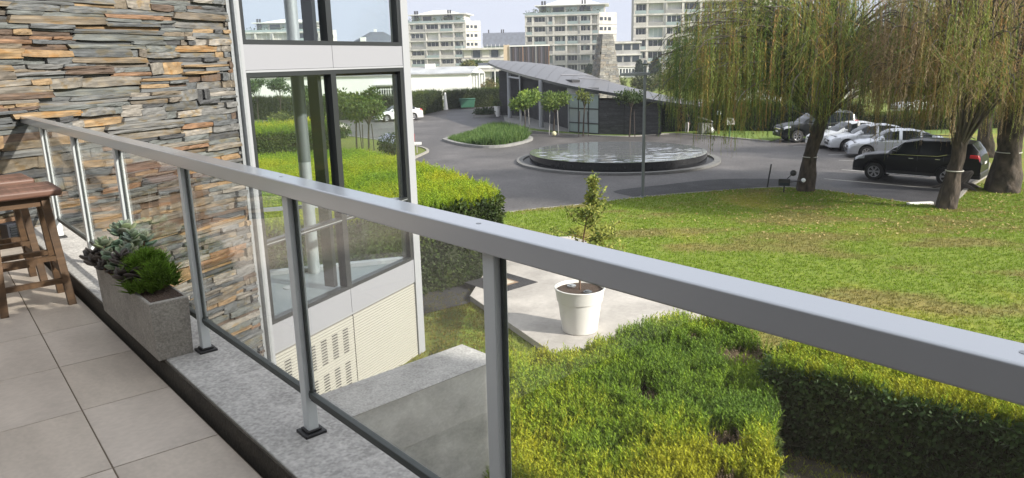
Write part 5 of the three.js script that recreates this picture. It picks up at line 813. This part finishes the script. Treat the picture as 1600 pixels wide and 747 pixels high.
function willow(label, o) {
  const { pos, trunk, forks, crown, n, seed, tones, low, R0 = 0.38, bands = [] } = o, R = rng(seed), t = thing('weeping_willow', label, 'willow tree', pos, 0, 'weeping willows beside the car park');
  part(t, 'trunk', limb(trunk, [R0 * 1.3, R0 * 0.92, R0 * 0.85, R0 * 0.75, R0 * 0.6, R0 * 0.4, R0 * 0.2], 26, 12, 0.28), m.bark);
  for (const f of forks) part(t, 'limb', limb(f.p, [f.r, f.r * 0.75, f.r * 0.4], 8, 5), f.grey ? m.barkGrey : m.bark);
  for (const [y, r, x, z] of bands) part(t, 'band', plain(new THREE.TorusGeometry(r, 0.018, 6, 24).rotateX(Math.PI / 2).translate(x, y, z)), m.pebble);
  // boughs: start along the trunk, rise and arch over, then strands hang from them
  const [cx, cz, rx, rz, top] = crown, rows = [[], [], [], []], br = [];
  const hang = (x, y, z, tone, len) => { const lo = low(x + pos[0], z + pos[2]) + 0.3 + 0.13 * (z + 0) + (R() - 0.5) * 1.6 + (fbm(x * 1.3 + seed, z * 1.3, 541, 2) - 0.5) * 1.6; let yy = y, xx = x, zz = z, k = 0; while (yy > lo && k < 6) { const s = Math.min(1.25, Math.max(0.25, (yy - lo) / 1.5)) * (0.85 + R() * 0.25), j = 0.7 + R() * 0.6; rows[(R() * 4) | 0].push([xx, yy, zz, 0, R() * 6.28, 0, s, s, s, tone[0] * j, tone[1] * j, tone[2] * j]); yy -= s * (1.0 + R() * 0.35); xx += (R() - 0.5) * 0.16; zz += (R() - 0.5) * 0.16; k++; if (R() < 0.1 + len) break; } };
  for (let i = 0; i < n; i++) {
    const a = R() * 6.28, q = Math.sqrt(R()), x = cx + Math.cos(a) * q * rx, z = cz + Math.sin(a) * q * rz, dome = top * (1 - 0.42 * q * q) + 0.8 * (fbm(x * 0.8 + seed, z * 0.8, 511, 3) - 0.5) * 3, sh = fbm(x * 0.5 + seed * 3, z * 0.5, 521, 3), y = lerp(3.6, dome, Math.pow(R(), 0.75));
    const tk = clamp((fbm(x * 0.7 + seed, y * 0.35 + z * 0.5, 531 + seed, 3) - 0.5) * 2.6 + 0.5 + (R() - 0.5) * 1.0, 0, 0.999) * tones.length | 0;
    if (sh < 0.3 + R() * 0.08 || (Math.abs(x - 0.62) < 0.75 && z > -0.3 && y < 8 && R() < 0.55)) continue;
    if (i % 6 === 0) { const s0 = trunk[2 + ((R() * 3) | 0)], e = [x, y + 0.1, z], L = Math.hypot(x - s0[0], z - s0[2]); br.push(limb([[s0[0], s0[1], s0[2]], [lerp(s0[0], x, 0.45), lerp(s0[1], y, 0.7) + 0.3 * L * 0.4, lerp(s0[2], z, 0.45)], e, [x + (x - s0[0]) * 0.08, y - 0.5, z + (z - s0[2]) * 0.08]], [0.05, 0.03, 0.015, 0.005], 5, 4)); }
    hang(x, y, z, tones[tk], 0.12);
  }
  const sprays = []; // short twigs with leaves spreading every way inside the crown
  for (let i = 0; i < n * 7; i++) { const a = R() * 6.28, q = Math.sqrt(R()), x = cx + Math.cos(a) * q * rx, z = cz + Math.sin(a) * q * rz, dome = top * (1 - 0.42 * q * q), y = lerp(low(x + pos[0], z + pos[2]) + 0.9, dome, R()), tk = clamp((fbm(x * 0.7 + seed, y * 0.35 + z * 0.5, 531 + seed, 3) - 0.5) * 2.6 + 0.5 + (R() - 0.5) * 1.0, 0, 0.999) * tones.length | 0, j = 0.7 + R() * 0.6, s = 0.22 + R() * 0.3, T0 = tones[tk]; if (fbm(x * 0.5 + seed * 3, z * 0.5, 521, 3) < 0.34 || fbm(x * 1.1 + seed, y * 0.8 + z, 551, 2) < 0.42 || (Math.abs(x - 0.62) < 0.6 && z > -0.3 && R() < 0.45)) continue; sprays.push([x, y, z, (R() - 0.5) * 2.2, R() * 6.28, (R() - 0.5) * 2.2, s * 1.2, s, s * 1.2, T0[0] * j, T0[1] * j, T0[2] * j]); }
  scatter(t, 'foliage', strandGeo[1], m.leaf, sprays);
  if (br.length) stuff(part(t, 'boughs', merge(br), m.barkGrey));
  const cr = new THREE.Group(); cr.name = 'crown'; t.add(cr); rows.forEach((r, i) => scatter(cr, 'foliage', strandGeo[i], m.leaf, r));
  return t;
}
const olive = [0.29, 0.32, 0.08], green = [0.19, 0.28, 0.06], dkgreen = [0.095, 0.15, 0.045], ochre = [0.42, 0.31, 0.085], rust = [0.4, 0.25, 0.1], straw = [0.48, 0.4, 0.2], lime = [0.33, 0.41, 0.07], dry = [0.42, 0.32, 0.2];
const P1 = [11.64, 0, -28.8], P2 = [14.96, 0, -24.9], P3 = [18.75, 0, -27.75], P4 = [24.0, 0, -37.1];
willow('left willow with olive and ochre strands, its trunk at the lawn corner beside the floodlights', { pos: P1, seed: 1, n: 2000, R0: 0.27,
  trunk: [[0, -0.1, 0], [0.12, 1.47, 0], [0.42, 2.7, 0], [0.74, 3.7, 0.05], [0.86, 4.7, 0.1], [0.92, 5.9, 0.1], [0.7, 8.2, 0]],
  forks: [{ p: [[0.45, 2.75, 0], [0.05, 3.3, 0.1], [-0.55, 4.1, 0.2]], r: 0.12 }, { p: [[0.75, 3.6, 0], [1.25, 4.3, 0.1], [1.05, 4.75, 0.15]], r: 0.12, grey: 1 }, { p: [[0.8, 4.4, 0], [-0.6, 5.4, 0.6], [-2.6, 6.2, 0.8]], r: 0.1 }, { p: [[0.86, 4.6, 0], [2.2, 5.6, 0.2], [3.6, 6.1, -0.3]], r: 0.1 }, { p: [[0.9, 5.2, 0], [-0.3, 6.5, -0.8], [-2.4, 7.4, -1.8]], r: 0.1 }],
  crown: [-0.75, 0.2, 5.2, 4.6, 9.6], tones: [dkgreen, green, olive, ochre, olive, green, rust, olive], low: (x) => 2.75 + 0.5 * Math.sin(x * 2.1) + 0.45 * Math.sin(x * 5.3) + (x > 11.0 ? 1.3 : 0) + (x > 13.5 ? 0.2 : 0), bands: [[1.35, 0.26, 0.1, 0]] });
willow('middle willow with brownish dry strands and forked leaning trunk by the black SUV', { pos: P2, seed: 2, n: 1600, R0: 0.25,
  trunk: [[0, -0.1, 0], [0.13, 1.22, 0], [0.22, 2.0, 0], [-0.05, 2.95, 0.05], [-0.4, 4.0, 0.1], [-0.62, 5.6, 0.1], [-0.8, 7.6, 0]],
  forks: [{ p: [[0.2, 1.9, 0], [0.62, 2.6, -0.1], [1.3, 3.5, -0.3]], r: 0.13, grey: 1 }, { p: [[1.2, 3.4, -0.3], [1.8, 4.6, -0.2], [1.6, 6.4, 0]], r: 0.11, grey: 1 }, { p: [[-0.45, 4.2, 0.1], [-1.4, 5.0, 0.6], [-2.6, 5.4, 0.7]], r: 0.09, grey: 1 }, { p: [[-0.6, 5.2, 0.1], [0.4, 6.1, 0.5], [0.3, 7.3, 0.6]], r: 0.09, grey: 1 }, { p: [[-0.55, 5.0, 0.1], [-1.3, 6.2, -0.2], [-1.5, 7.4, 0]], r: 0.09, grey: 1 }],
  crown: [0.2, 0.2, 3.7, 3.6, 9.4], tones: [olive, dry, straw, rust, dry, green, ochre, dry], low: (x) => 3.35 + 0.35 * Math.sin(x * 2.7) + 0.3 * Math.sin(x * 6.1), bands: [[1.3, 0.27, 0.14, 0]] });
willow('right willow with the thickest dark trunk, at the right edge of the picture', { pos: P3, seed: 3, n: 1500, R0: 0.45,
  trunk: [[0, -0.1, 0], [0.05, 1.45, 0], [0.0, 2.9, 0], [-0.15, 4.0, 0], [-0.3, 5.2, 0.05], [-0.5, 6.4, 0.1], [-0.7, 8.0, 0]],
  forks: [{ p: [[0, 3.0, 0], [0.9, 4.2, 0.2], [1.4, 5.8, 0.4]], r: 0.16 }, { p: [[-0.3, 5.0, 0], [-1.4, 6.0, 0.4], [-2.2, 6.5, 0.7]], r: 0.1, grey: 1 }, { p: [[-0.5, 6.2, 0], [0.4, 6.8, 0.4], [0.8, 6.0, 0.9]], r: 0.09, grey: 1 }],
  crown: [0.2, 0, 4.0, 3.6, 9.6], tones: [olive, rust, ochre, dry, rust, straw, green], low: (x) => 3.2 + 0.4 * Math.sin(x * 3.1), bands: [[1.5, 0.42, 0.05, 0]] });
willow('farthest willow with bright green strands behind the parked cars', { pos: P4, seed: 4, n: 1300, R0: 0.32,
  trunk: [[0, -0.1, 0], [-0.2, 1.4, 0], [-0.2, 2.8, 0], [-0.5, 4.0, 0], [-0.7, 5.4, 0], [-1, 7, 0], [-1.2, 8.4, 0]],
  forks: [{ p: [[-0.2, 2.6, 0], [-1.4, 4.2, 0.2], [-2.6, 5.2, 0]], r: 0.14 }, { p: [[-0.3, 3.2, 0], [1.2, 4.6, 0.2], [2.2, 5.8, 0]], r: 0.13 }],
  crown: [1.8, 0.3, 4.6, 3.4, 9], tones: [lime, olive, lime, green, ochre, straw], low: (x) => 3.2 + 0.5 * Math.sin(x * 1.7) + 0.3 * Math.sin(x * 4.7) });
{ // low stump and dead branch by the car
  const s = thing('tree_stump', 'low weathered stump with roots behind the black SUV', 'stump', [17.6, 0, -28.6]), R = rng(3);
  part(s, 'stump_body', limb([[0, -0.1, 0], [0.05, 0.25, 0], [0.2, 0.5, 0.05], [0.45, 0.62, 0]], [0.34, 0.26, 0.2, 0.08], 9), m.barkGrey); for (let k = 0; k < 5; k++) { const a = k * 1.3; part(s, 'root', limb([[0, 0.15, 0], [Math.cos(a) * 0.5, 0.1, Math.sin(a) * 0.45], [Math.cos(a) * 0.95, -0.05, Math.sin(a) * 0.9]], [0.12, 0.09, 0.03], 6), m.barkGrey); }
}

// ================================================================== cars
const wheelParts = (() => {
  const cache = {}; return (r, w) => cache[r] ??= (() => {
    const prof = [[r * 0.62, -w / 2], [r * 0.93, -w / 2], [r, -w * 0.32], [r, w * 0.32], [r * 0.93, w / 2], [r * 0.62, w / 2]].map(([x, y]) => new THREE.Vector2(x, y));
    const tyre = plain(new THREE.LatheGeometry(prof, 28).rotateX(Math.PI / 2));
    const L = [cyl(r * 0.15, r * 0.15, 0.03, 0, 0, 0, 12).rotateX(Math.PI / 2).translate(0, 0, w * 0.34)];
    for (let i = 0; i < 6; i++) { const a = i / 6 * 6.2832; for (const d of [-0.13, 0.13]) L.push(bar([Math.cos(a) * r * 0.1, Math.sin(a) * r * 0.1, w * 0.36], [Math.cos(a + d) * r * 0.6, Math.sin(a + d) * r * 0.6, w * 0.42], 0.035, 0.02)); }
    L.push(plain(new THREE.TorusGeometry(r * 0.6, 0.02, 6, 28).translate(0, 0, w * 0.42)));
    return { tyre, rim: merge(L), disc: cyl(r * 0.6, r * 0.6, 0.02, 0, 0, 0, 24).rotateX(Math.PI / 2).translate(0, 0, w * 0.1) };
  })();
})();
const curve = (pts) => (x) => { if (x <= pts[0][0]) return pts[0][1]; for (let i = 1; i < pts.length; i++) if (x <= pts[i][0]) { const [a, b] = pts[i - 1], [c, d] = pts[i], t = (x - a) / (c - a); return lerp(b, d, t * t * (3 - 2 * t) * 0.5 + t * 0.5); } return pts[pts.length - 1][1]; };
const CAR = {
  sedan: { L: 4.62, W: 1.78, r: 0.315, ax: [0.88, 3.58], sill: 0.22, belt: [[0, 0.5], [0.06, 0.64], [0.3, 0.75], [0.8, 0.85], [1.2, 0.93], [2.5, 0.95], [3.6, 1.0], [4.1, 1.04], [4.45, 1.03], [4.56, 0.95], [4.62, 0.72]], roof: [[1.12, 0.92], [1.55, 1.18], [2.02, 1.4], [2.5, 1.455], [3.0, 1.445], [3.5, 1.36], [4.15, 1.1], [4.25, 1.04]], wind: [1.15, 2.0], rear: [3.55, 4.15], pillars: [[1.12, 1.5, 1.62], [2.38, 2.5], [3.3, 3.42]], side: [1.5, 3.85] },
  suv: { L: 4.8, W: 1.86, r: 0.385, ax: [0.93, 3.68], sill: 0.36, belt: [[0, 0.72], [0.05, 0.9], [0.25, 1.0], [0.8, 1.1], [1.25, 1.16], [2.5, 1.17], [3.3, 1.19], [3.75, 1.28], [4.4, 1.3], [4.72, 1.28], [4.8, 0.9]], roof: [[1.22, 1.15], [1.6, 1.45], [2.0, 1.7], [2.5, 1.79], [3.2, 1.81], [4.0, 1.79], [4.4, 1.74], [4.62, 1.5], [4.76, 1.27]], wind: [1.25, 1.98], rear: [4.42, 4.74], pillars: [[1.22, 1.62, 1.72], [2.5, 2.6], [3.5, 3.6], [4.3, 4.5]], side: [1.6, 4.36] },
};
function car(name, label, kind, [x, z], heading, bodyMat, o = {}) {
  const S = CAR[kind], { L, W, r, ax, sill } = S, belt = curve(S.belt), roof = curve(S.roof), t = thing(name, label, 'car', [x, o.y ?? -0.05, z], heading, o.group);
  const hw = (u) => W / 2 * (1 - 0.2 * Math.exp(-u / 0.22) - 0.14 * Math.exp(-(L - u) / 0.2)), N = 96, body = [], glass = [], trim = [], lampL = [], lampR = [], tailL = [], tailR = [];
  const arch = (u) => { let y = sill; for (const a of ax) { const d = Math.abs(u - a), R = r + 0.07; if (d < R) y = Math.max(y, r + Math.sqrt(R * R - d * d)); } return y; };
  const st = (i) => { const u = i / N * L, h = hw(u), b = belt(u), inG = u > S.roof[0][0] && u < S.roof[S.roof.length - 1][0], rf = inG ? Math.max(b + 0.005, roof(u)) : b, lo = arch(u), g = clamp((rf - b) / 0.45, 0, 1), mid = Math.max(lo + 0.02, lerp(sill, b, 0.55));
    return { u, p: [[h * 0.95, lo], [h * 0.985, Math.max(lo + 0.01, sill + 0.13)], [h, mid], [h * 0.99, Math.max(mid + 0.01, b - 0.12)], [h * 0.955, Math.max(mid + 0.02, b - 0.02)], [h * lerp(0.86, 0.9, g), b + 0.004], [h * lerp(0.7, 0.735, g), Math.max(b + 0.018, rf - 0.05)], [h * lerp(0.55, 0.6, g), Math.max(b + 0.026, rf - 0.012)], [0, Math.max(b + 0.04, rf + 0.012)]] }; };
  const ST = Array.from({ length: N + 1 }, (_, i) => st(i));
  const isP = (u) => S.pillars.some((q) => q.length === 3 ? u > q[1] && u < q[2] : u > q[0] && u < q[1]);
  for (let i = 0; i < N; i++) for (let k = 0; k < 8; k++) for (const s of [-1, 1]) {
    const A = ST[i], B = ST[i + 1], u = (A.u + B.u) / 2, V = (q, n) => [q.u, q.p[n][1], q.p[n][0] * s], a = V(A, k), b = V(B, k), c = V(B, k + 1), d = V(A, k + 1);
    const tall = roof(u) - belt(u) > 0.1, sideG = k === 5 && u > S.side[0] && u < S.side[1] && tall && !isP(u), endG = k >= 6 && ((u > S.wind[0] && u < S.wind[1]) || (u > S.rear[0] && u < S.rear[1]));
    const hl = (k === 3 || (k === 4 && u < 0.4)) && u > 0.1 && u < 0.52, tl = (k === 3 || k === 4) && u > L - 0.4 && u < L - 0.06;
    (hl ? (s > 0 ? lampL : lampR) : tl ? (s > 0 ? tailL : tailR) : sideG || endG ? glass : k === 0 && kind === 'suv' ? trim : body).push(...(s > 0 ? [...a, ...b, ...c, ...a, ...c, ...d] : [...a, ...c, ...b, ...a, ...d, ...c]));
  }
  for (const [q, f] of [[ST[0], 1], [ST[N], -1]]) for (let k = 0; k < 8; k++) { const a = q.p[k], b = q.p[k + 1]; body.push(q.u, a[1], a[0], q.u, b[1], b[0], q.u, b[1], -b[0], q.u, a[1], a[0], q.u, b[1], -b[0], q.u, a[1], -a[0]); }
  const sm = (l) => { const g = new THREE.BufferGeometry(); g.setAttribute('position', new THREE.Float32BufferAttribute(l, 3)); const q = mergeVertices(g, 1e-3); q.computeVertexNormals(); q.setAttribute('uv', new THREE.Float32BufferAttribute(new Float32Array(q.attributes.position.count * 2), 2)); return q; };
  part(t, 'body', sm(body), bodyMat); part(t, 'window_glass', sm(glass), m.darkGlass); if (trim.length) part(t, 'sill_trim', sm(trim), m.black);
  part(t, 'underbody', merge([box2(0.25, L - 0.25, sill - 0.02, sill + 0.32, -W / 2 + 0.22, W / 2 - 0.22), box2(0.3, L - 0.3, sill, belt(2) - 0.15, -W / 2 + 0.3, W / 2 - 0.3)]), m.black);
  const wp = wheelParts(r, 0.22);
  for (const a of ax) for (const s of [-1, 1]) { const w = new THREE.Group(); w.name = 'wheel'; w.position.set(a, r, s * (W / 2 - 0.12)); w.rotation.y = s > 0 ? 0 : Math.PI; t.add(w); part(w, 'tyre', wp.tyre, m.tyre); part(w, 'brake_disc', wp.disc, m.black); part(w, 'rim', wp.rim, m.rim); part(t, 'wheel_arch', box2(a - r - 0.04, a + r + 0.04, sill, r * 2 + 0.05, s > 0 ? W / 2 - 0.3 : -W / 2 + 0.26, s > 0 ? W / 2 - 0.26 : -W / 2 + 0.3), m.black); }
  const by = belt(0.12);
  for (const s of [-1, 1]) {
    part(t, 'headlight', sm(s > 0 ? lampL : lampR), m.headlamp); part(t, 'tail_light', sm(s > 0 ? tailL : tailR), m.tail);
    const mi = part(t, 'mirror', box2(S.pillars[0][1] - 0.02, S.pillars[0][1] + 0.14, belt(1.6) + 0.02, belt(1.6) + 0.16, s * W * 0.5 + (s > 0 ? -0.06 : -0.16), s * W * 0.5 + (s > 0 ? 0.16 : 0.06), 0.04), bodyMat);
    for (const hx of kind === 'suv' ? [2.22, 3.2] : [2.12, 3.02]) part(t, 'handle', box2(hx, hx + 0.19, belt(hx) - 0.15, belt(hx) - 0.115, s * W * 0.497 - 0.012, s * W * 0.497 + 0.012, 0.008), kind === 'suv' ? m.chrome : bodyMat);
    for (const [ux] of kind === 'suv' ? [[1.42], [2.55], [3.5]] : [[1.35], [2.44], [3.34]]) part(t, 'door_gap', box2(ux, ux + 0.012, sill + 0.12, belt(ux) - 0.03, s * W * 0.494 - 0.012, s * W * 0.494 + 0.006), m.black);
    part(t, 'beltline', bar([S.side[0] - 0.1, belt(S.side[0]) - 0.012, s * W * 0.478], [kind === 'suv' ? 3.3 : 3.7, belt(3.3) - 0.012, s * W * 0.478], 0.018, 0.018), kind === 'suv' ? m.chrome : m.black);
    if (kind === 'suv') { part(t, 'beltline', bar([3.3, belt(3.3) - 0.012, s * W * 0.478], [3.62, belt(3.62) + 0.01, s * W * 0.476], 0.018), m.chrome); part(t, 'side_step', box2(1.45, 3.1, 0.33, 0.38, s * W * 0.52 - 0.07, s * W * 0.52 + 0.07, 0.02), m.chrome); part(t, 'roof_rail', limb([[2.1, 1.77, s * 0.62], [2.3, 1.85, s * 0.63], [3.2, 1.87, s * 0.63], [4.1, 1.84, s * 0.63], [4.25, 1.78, s * 0.62]], [0.018, 0.018], 6), m.steel); }
    part(t, 'fog_lamp', box2(0.0, 0.12, sill + 0.12, sill + 0.24, s * W * 0.34 - 0.1, s * W * 0.34 + 0.1, 0.02), kind === 'suv' ? m.lampGlass : m.black);
  }
  part(t, 'grille', box2(-0.015, 0.1, sill + 0.1, sill + 0.24, -W * 0.24, W * 0.24, 0.03), m.black); part(t, 'upper_grille', box2(-0.02, 0.12, by - 0.16, by - 0.06, -W * 0.26, W * 0.26, 0.02), kind === 'suv' ? m.chrome : m.black);
  part(t, 'number_plate', box2(-0.03, -0.015, sill + 0.26, sill + 0.36, -0.2, 0.2), m.plate); part(t, 'number_plate', box2(L + 0.004, L + 0.016, kind === 'suv' ? 0.9 : 0.55, kind === 'suv' ? 1.0 : 0.65, -0.2, 0.2), m.plate);
  part(t, 'rear_bumper', box2(L - 0.22, L + 0.03, sill - 0.02, sill + 0.26, -W * 0.43, W * 0.43, 0.06), kind === 'suv' ? m.black : bodyMat);
  if (o.sign) o.sign(t);
  return t;
}
// heading 0 has the nose towards -x; turn by angle about y
const white = paint(0.72, 0.72, 0.71), silver = M([0.5, 0.53, 0.58], 0.3, { metalness: 0.55, clearcoat: 1, clearcoatRoughness: 0.05 }), black = M([0.003, 0.0034, 0.0045], 0.45, { clearcoat: 0.25, clearcoatRoughness: 0.08, specularIntensity: 0.4 }), G5 = 'cars parked in the bays';
car('parked_suv', 'black off-road car with chrome side step parked nearest, behind the willow trunk', 'suv', [15.39, -32.48], -0.74, black, { group: G5 });
car('parked_sedan', 'silver sedan parked just behind the black SUV', 'sedan', [17.75, -39.0], -0.3, silver, { group: G5 });
car('parked_sedan', 'middle white sedan parked between the silver and the farther white sedan', 'sedan', [17.85, -41.7], -0.16, paint(0.6, 0.62, 0.66), { group: G5 });
car('parked_sedan', 'farthest white sedan beside the left willow trunk, its front wheel in view', 'sedan', [17.45, -42.9], 0.06, white, { group: G5 });
car('parked_suv', 'dark green-black off-road car at the far end of the row behind the willow strands', 'suv', [16.65, -46.2], 0.02, M([0.004, 0.006, 0.006], 0.45, { clearcoat: 0.25, clearcoatRoughness: 0.08, specularIntensity: 0.4 }), { group: G5 });
car('white_hatchback', 'white car standing on the far road, seen through the bay glass', 'sedan', [-12.5, -69.3], 0.55, white);
car('small_car', 'small white car beyond the hedge behind the parked cars', 'sedan', [34, -66], 0.2, paint(0.6, 0.62, 0.65));
// ================================================================== person on the verge
{
  const p = thing('person', 'person in dark top and pale trousers standing on the verge by the hedge', 'person', [12.62, -0.05, -52.9], 2.6); p.scale.setScalar(0.74);
  const J = { hip: [0, 0.95, 0], chest: [0, 1.28, 0.01], neck: [0, 1.48, 0], head: [0, 1.63, 0.02], crown: [0, 1.69, 0], sl: [-0.17, 1.42, 0], sr: [0.17, 1.42, 0], el: [-0.23, 1.15, -0.02], er: [0.24, 1.15, 0.03], wl: [-0.24, 0.9, 0.06], wr: [0.22, 0.92, 0.12], hl: [-0.09, 0.9, 0], hr: [0.09, 0.9, 0], kl: [-0.1, 0.5, 0.04], kr: [0.11, 0.5, -0.01], al: [-0.1, 0.09, -0.02], ar: [0.12, 0.09, 0.02], tl: [-0.11, 0.04, 0.12], tr: [0.14, 0.04, 0.16], fl: [-0.24, 0.8, 0.09], fr: [0.21, 0.82, 0.16] };
  const field = (bones, cell, lo, hi) => { const size = Math.max(...hi.map((v, i) => v - lo[i])), n = Math.ceil(size / cell) + 4, mc = new MarchingCubes(n, new THREE.MeshStandardMaterial(), false, false, 200000), c = lo.map((v, i) => (v + hi[i]) / 2), s = size / 2 * (n / (n - 4));
    for (let z = 0; z < n; z++) for (let y = 0; y < n; y++) for (let x = 0; x < n; x++) { const P = [(x / (n / 2) - 1) * s + c[0], (y / (n / 2) - 1) * s + c[1], (z / (n / 2) - 1) * s + c[2]]; let acc = 0; for (const [a, b, ra, rb, fl = 1] of bones) { const A = J[a], B = J[b], ab = [0, 1, 2].map((i) => B[i] - A[i]), ap = [0, 1, 2].map((i) => P[i] - A[i]), t = clamp((ab[0] * ap[0] + ab[1] * ap[1] + ab[2] * ap[2]) / Math.max(1e-6, ab[0] ** 2 + ab[1] ** 2 + ab[2] ** 2), 0, 1), d = Math.hypot(ap[0] - ab[0] * t, ap[1] - ab[1] * t, (ap[2] - ab[2] * t) / fl) - lerp(ra, rb, t); acc += Math.exp(-d * 55); } mc.field[x + y * n + z * n * n] = Math.log(Math.max(acc, 1e-30)) / 55; }
    mc.isolation = 0; mc.update(); const g = new THREE.BufferGeometry(), k = mc.count; g.setAttribute('position', new THREE.BufferAttribute(mc.positionArray.slice(0, k * 3), 3)); g.setAttribute('normal', new THREE.BufferAttribute(mc.normalArray.slice(0, k * 3), 3)); g.setAttribute('uv', new THREE.BufferAttribute(new Float32Array(k * 2), 2)); g.scale(s, s, s); g.translate(...c); g.computeVertexNormals(); return g; };
  const legs = [['hl', 'kl', 0.085, 0.058], ['kl', 'al', 0.055, 0.036], ['hr', 'kr', 0.085, 0.058], ['kr', 'ar', 0.055, 0.036]], torso = [['hip', 'chest', 0.12, 0.135, 0.8], ['chest', 'neck', 0.11, 0.06], ['sl', 'sr', 0.065, 0.065]], arms = [['sl', 'el', 0.052, 0.04], ['el', 'wl', 0.038, 0.026], ['sr', 'er', 0.052, 0.04], ['er', 'wr', 0.038, 0.026]];
  part(p, 'body', field([...legs, ['al', 'tl', 0.04, 0.032], ['ar', 'tr', 0.04, 0.032], ...torso, ...arms, ['neck', 'head', 0.05, 0.075], ['head', 'crown', 0.085, 0.09], ['wl', 'fl', 0.03, 0.022], ['wr', 'fr', 0.03, 0.022]], 0.02, [-0.4, 0, -0.25], [0.4, 1.8, 0.3]), m.skin);
  part(p, 'top', field([...torso.map(([a, b, x, y, f]) => [a, b, x + 0.02, y + 0.015, f]), ['sl', 'el', 0.066, 0.052], ['sr', 'er', 0.066, 0.052]], 0.02, [-0.4, 0.8, -0.25], [0.4, 1.6, 0.25]), m.shirt);
  part(p, 'trousers', field([['hl', 'kl', 0.105, 0.078], ['kl', 'al', 0.075, 0.056], ['hr', 'kr', 0.105, 0.078], ['kr', 'ar', 0.075, 0.056], ['hip', 'hip', 0.13, 0.13]], 0.02, [-0.3, 0.05, -0.25], [0.3, 1.1, 0.25]), m.trousers);
  J.hb = [0, 1.68, -0.03]; J.hc = [0, 1.55, -0.06]; part(p, 'hair', field([['hb', 'hc', 0.1, 0.07]], 0.02, [-0.2, 1.4, -0.25], [0.2, 1.85, 0.15]), m.hair);
  for (const [s, w, f] of [[-1, 'wl', 'fl'], [1, 'wr', 'fr']]) for (let k = 0; k < 5; k++) { const F = J[f], o = k === 4 ? [0.02 * -s, 0.03, 0.02] : [(k - 1.5) * 0.014, 0, 0]; part(p, 'finger', limb([[F[0] + o[0], F[1] + o[1], F[2]], [F[0] + o[0] * 1.1, F[1] + o[1] - 0.035, F[2] + 0.008], [F[0] + o[0], F[1] + o[1] - (k === 4 ? 0.045 : 0.065 - Math.abs(k - 1.5) * 0.008), F[2] + 0.022]], [0.0085, 0.007], 6, 2), m.skin); }
}
scene.fog = new THREE.FogExp2(new THREE.Color().setRGB(0.8, 0.84, 0.92), 0.0004);
renderer.render(scene, camera);
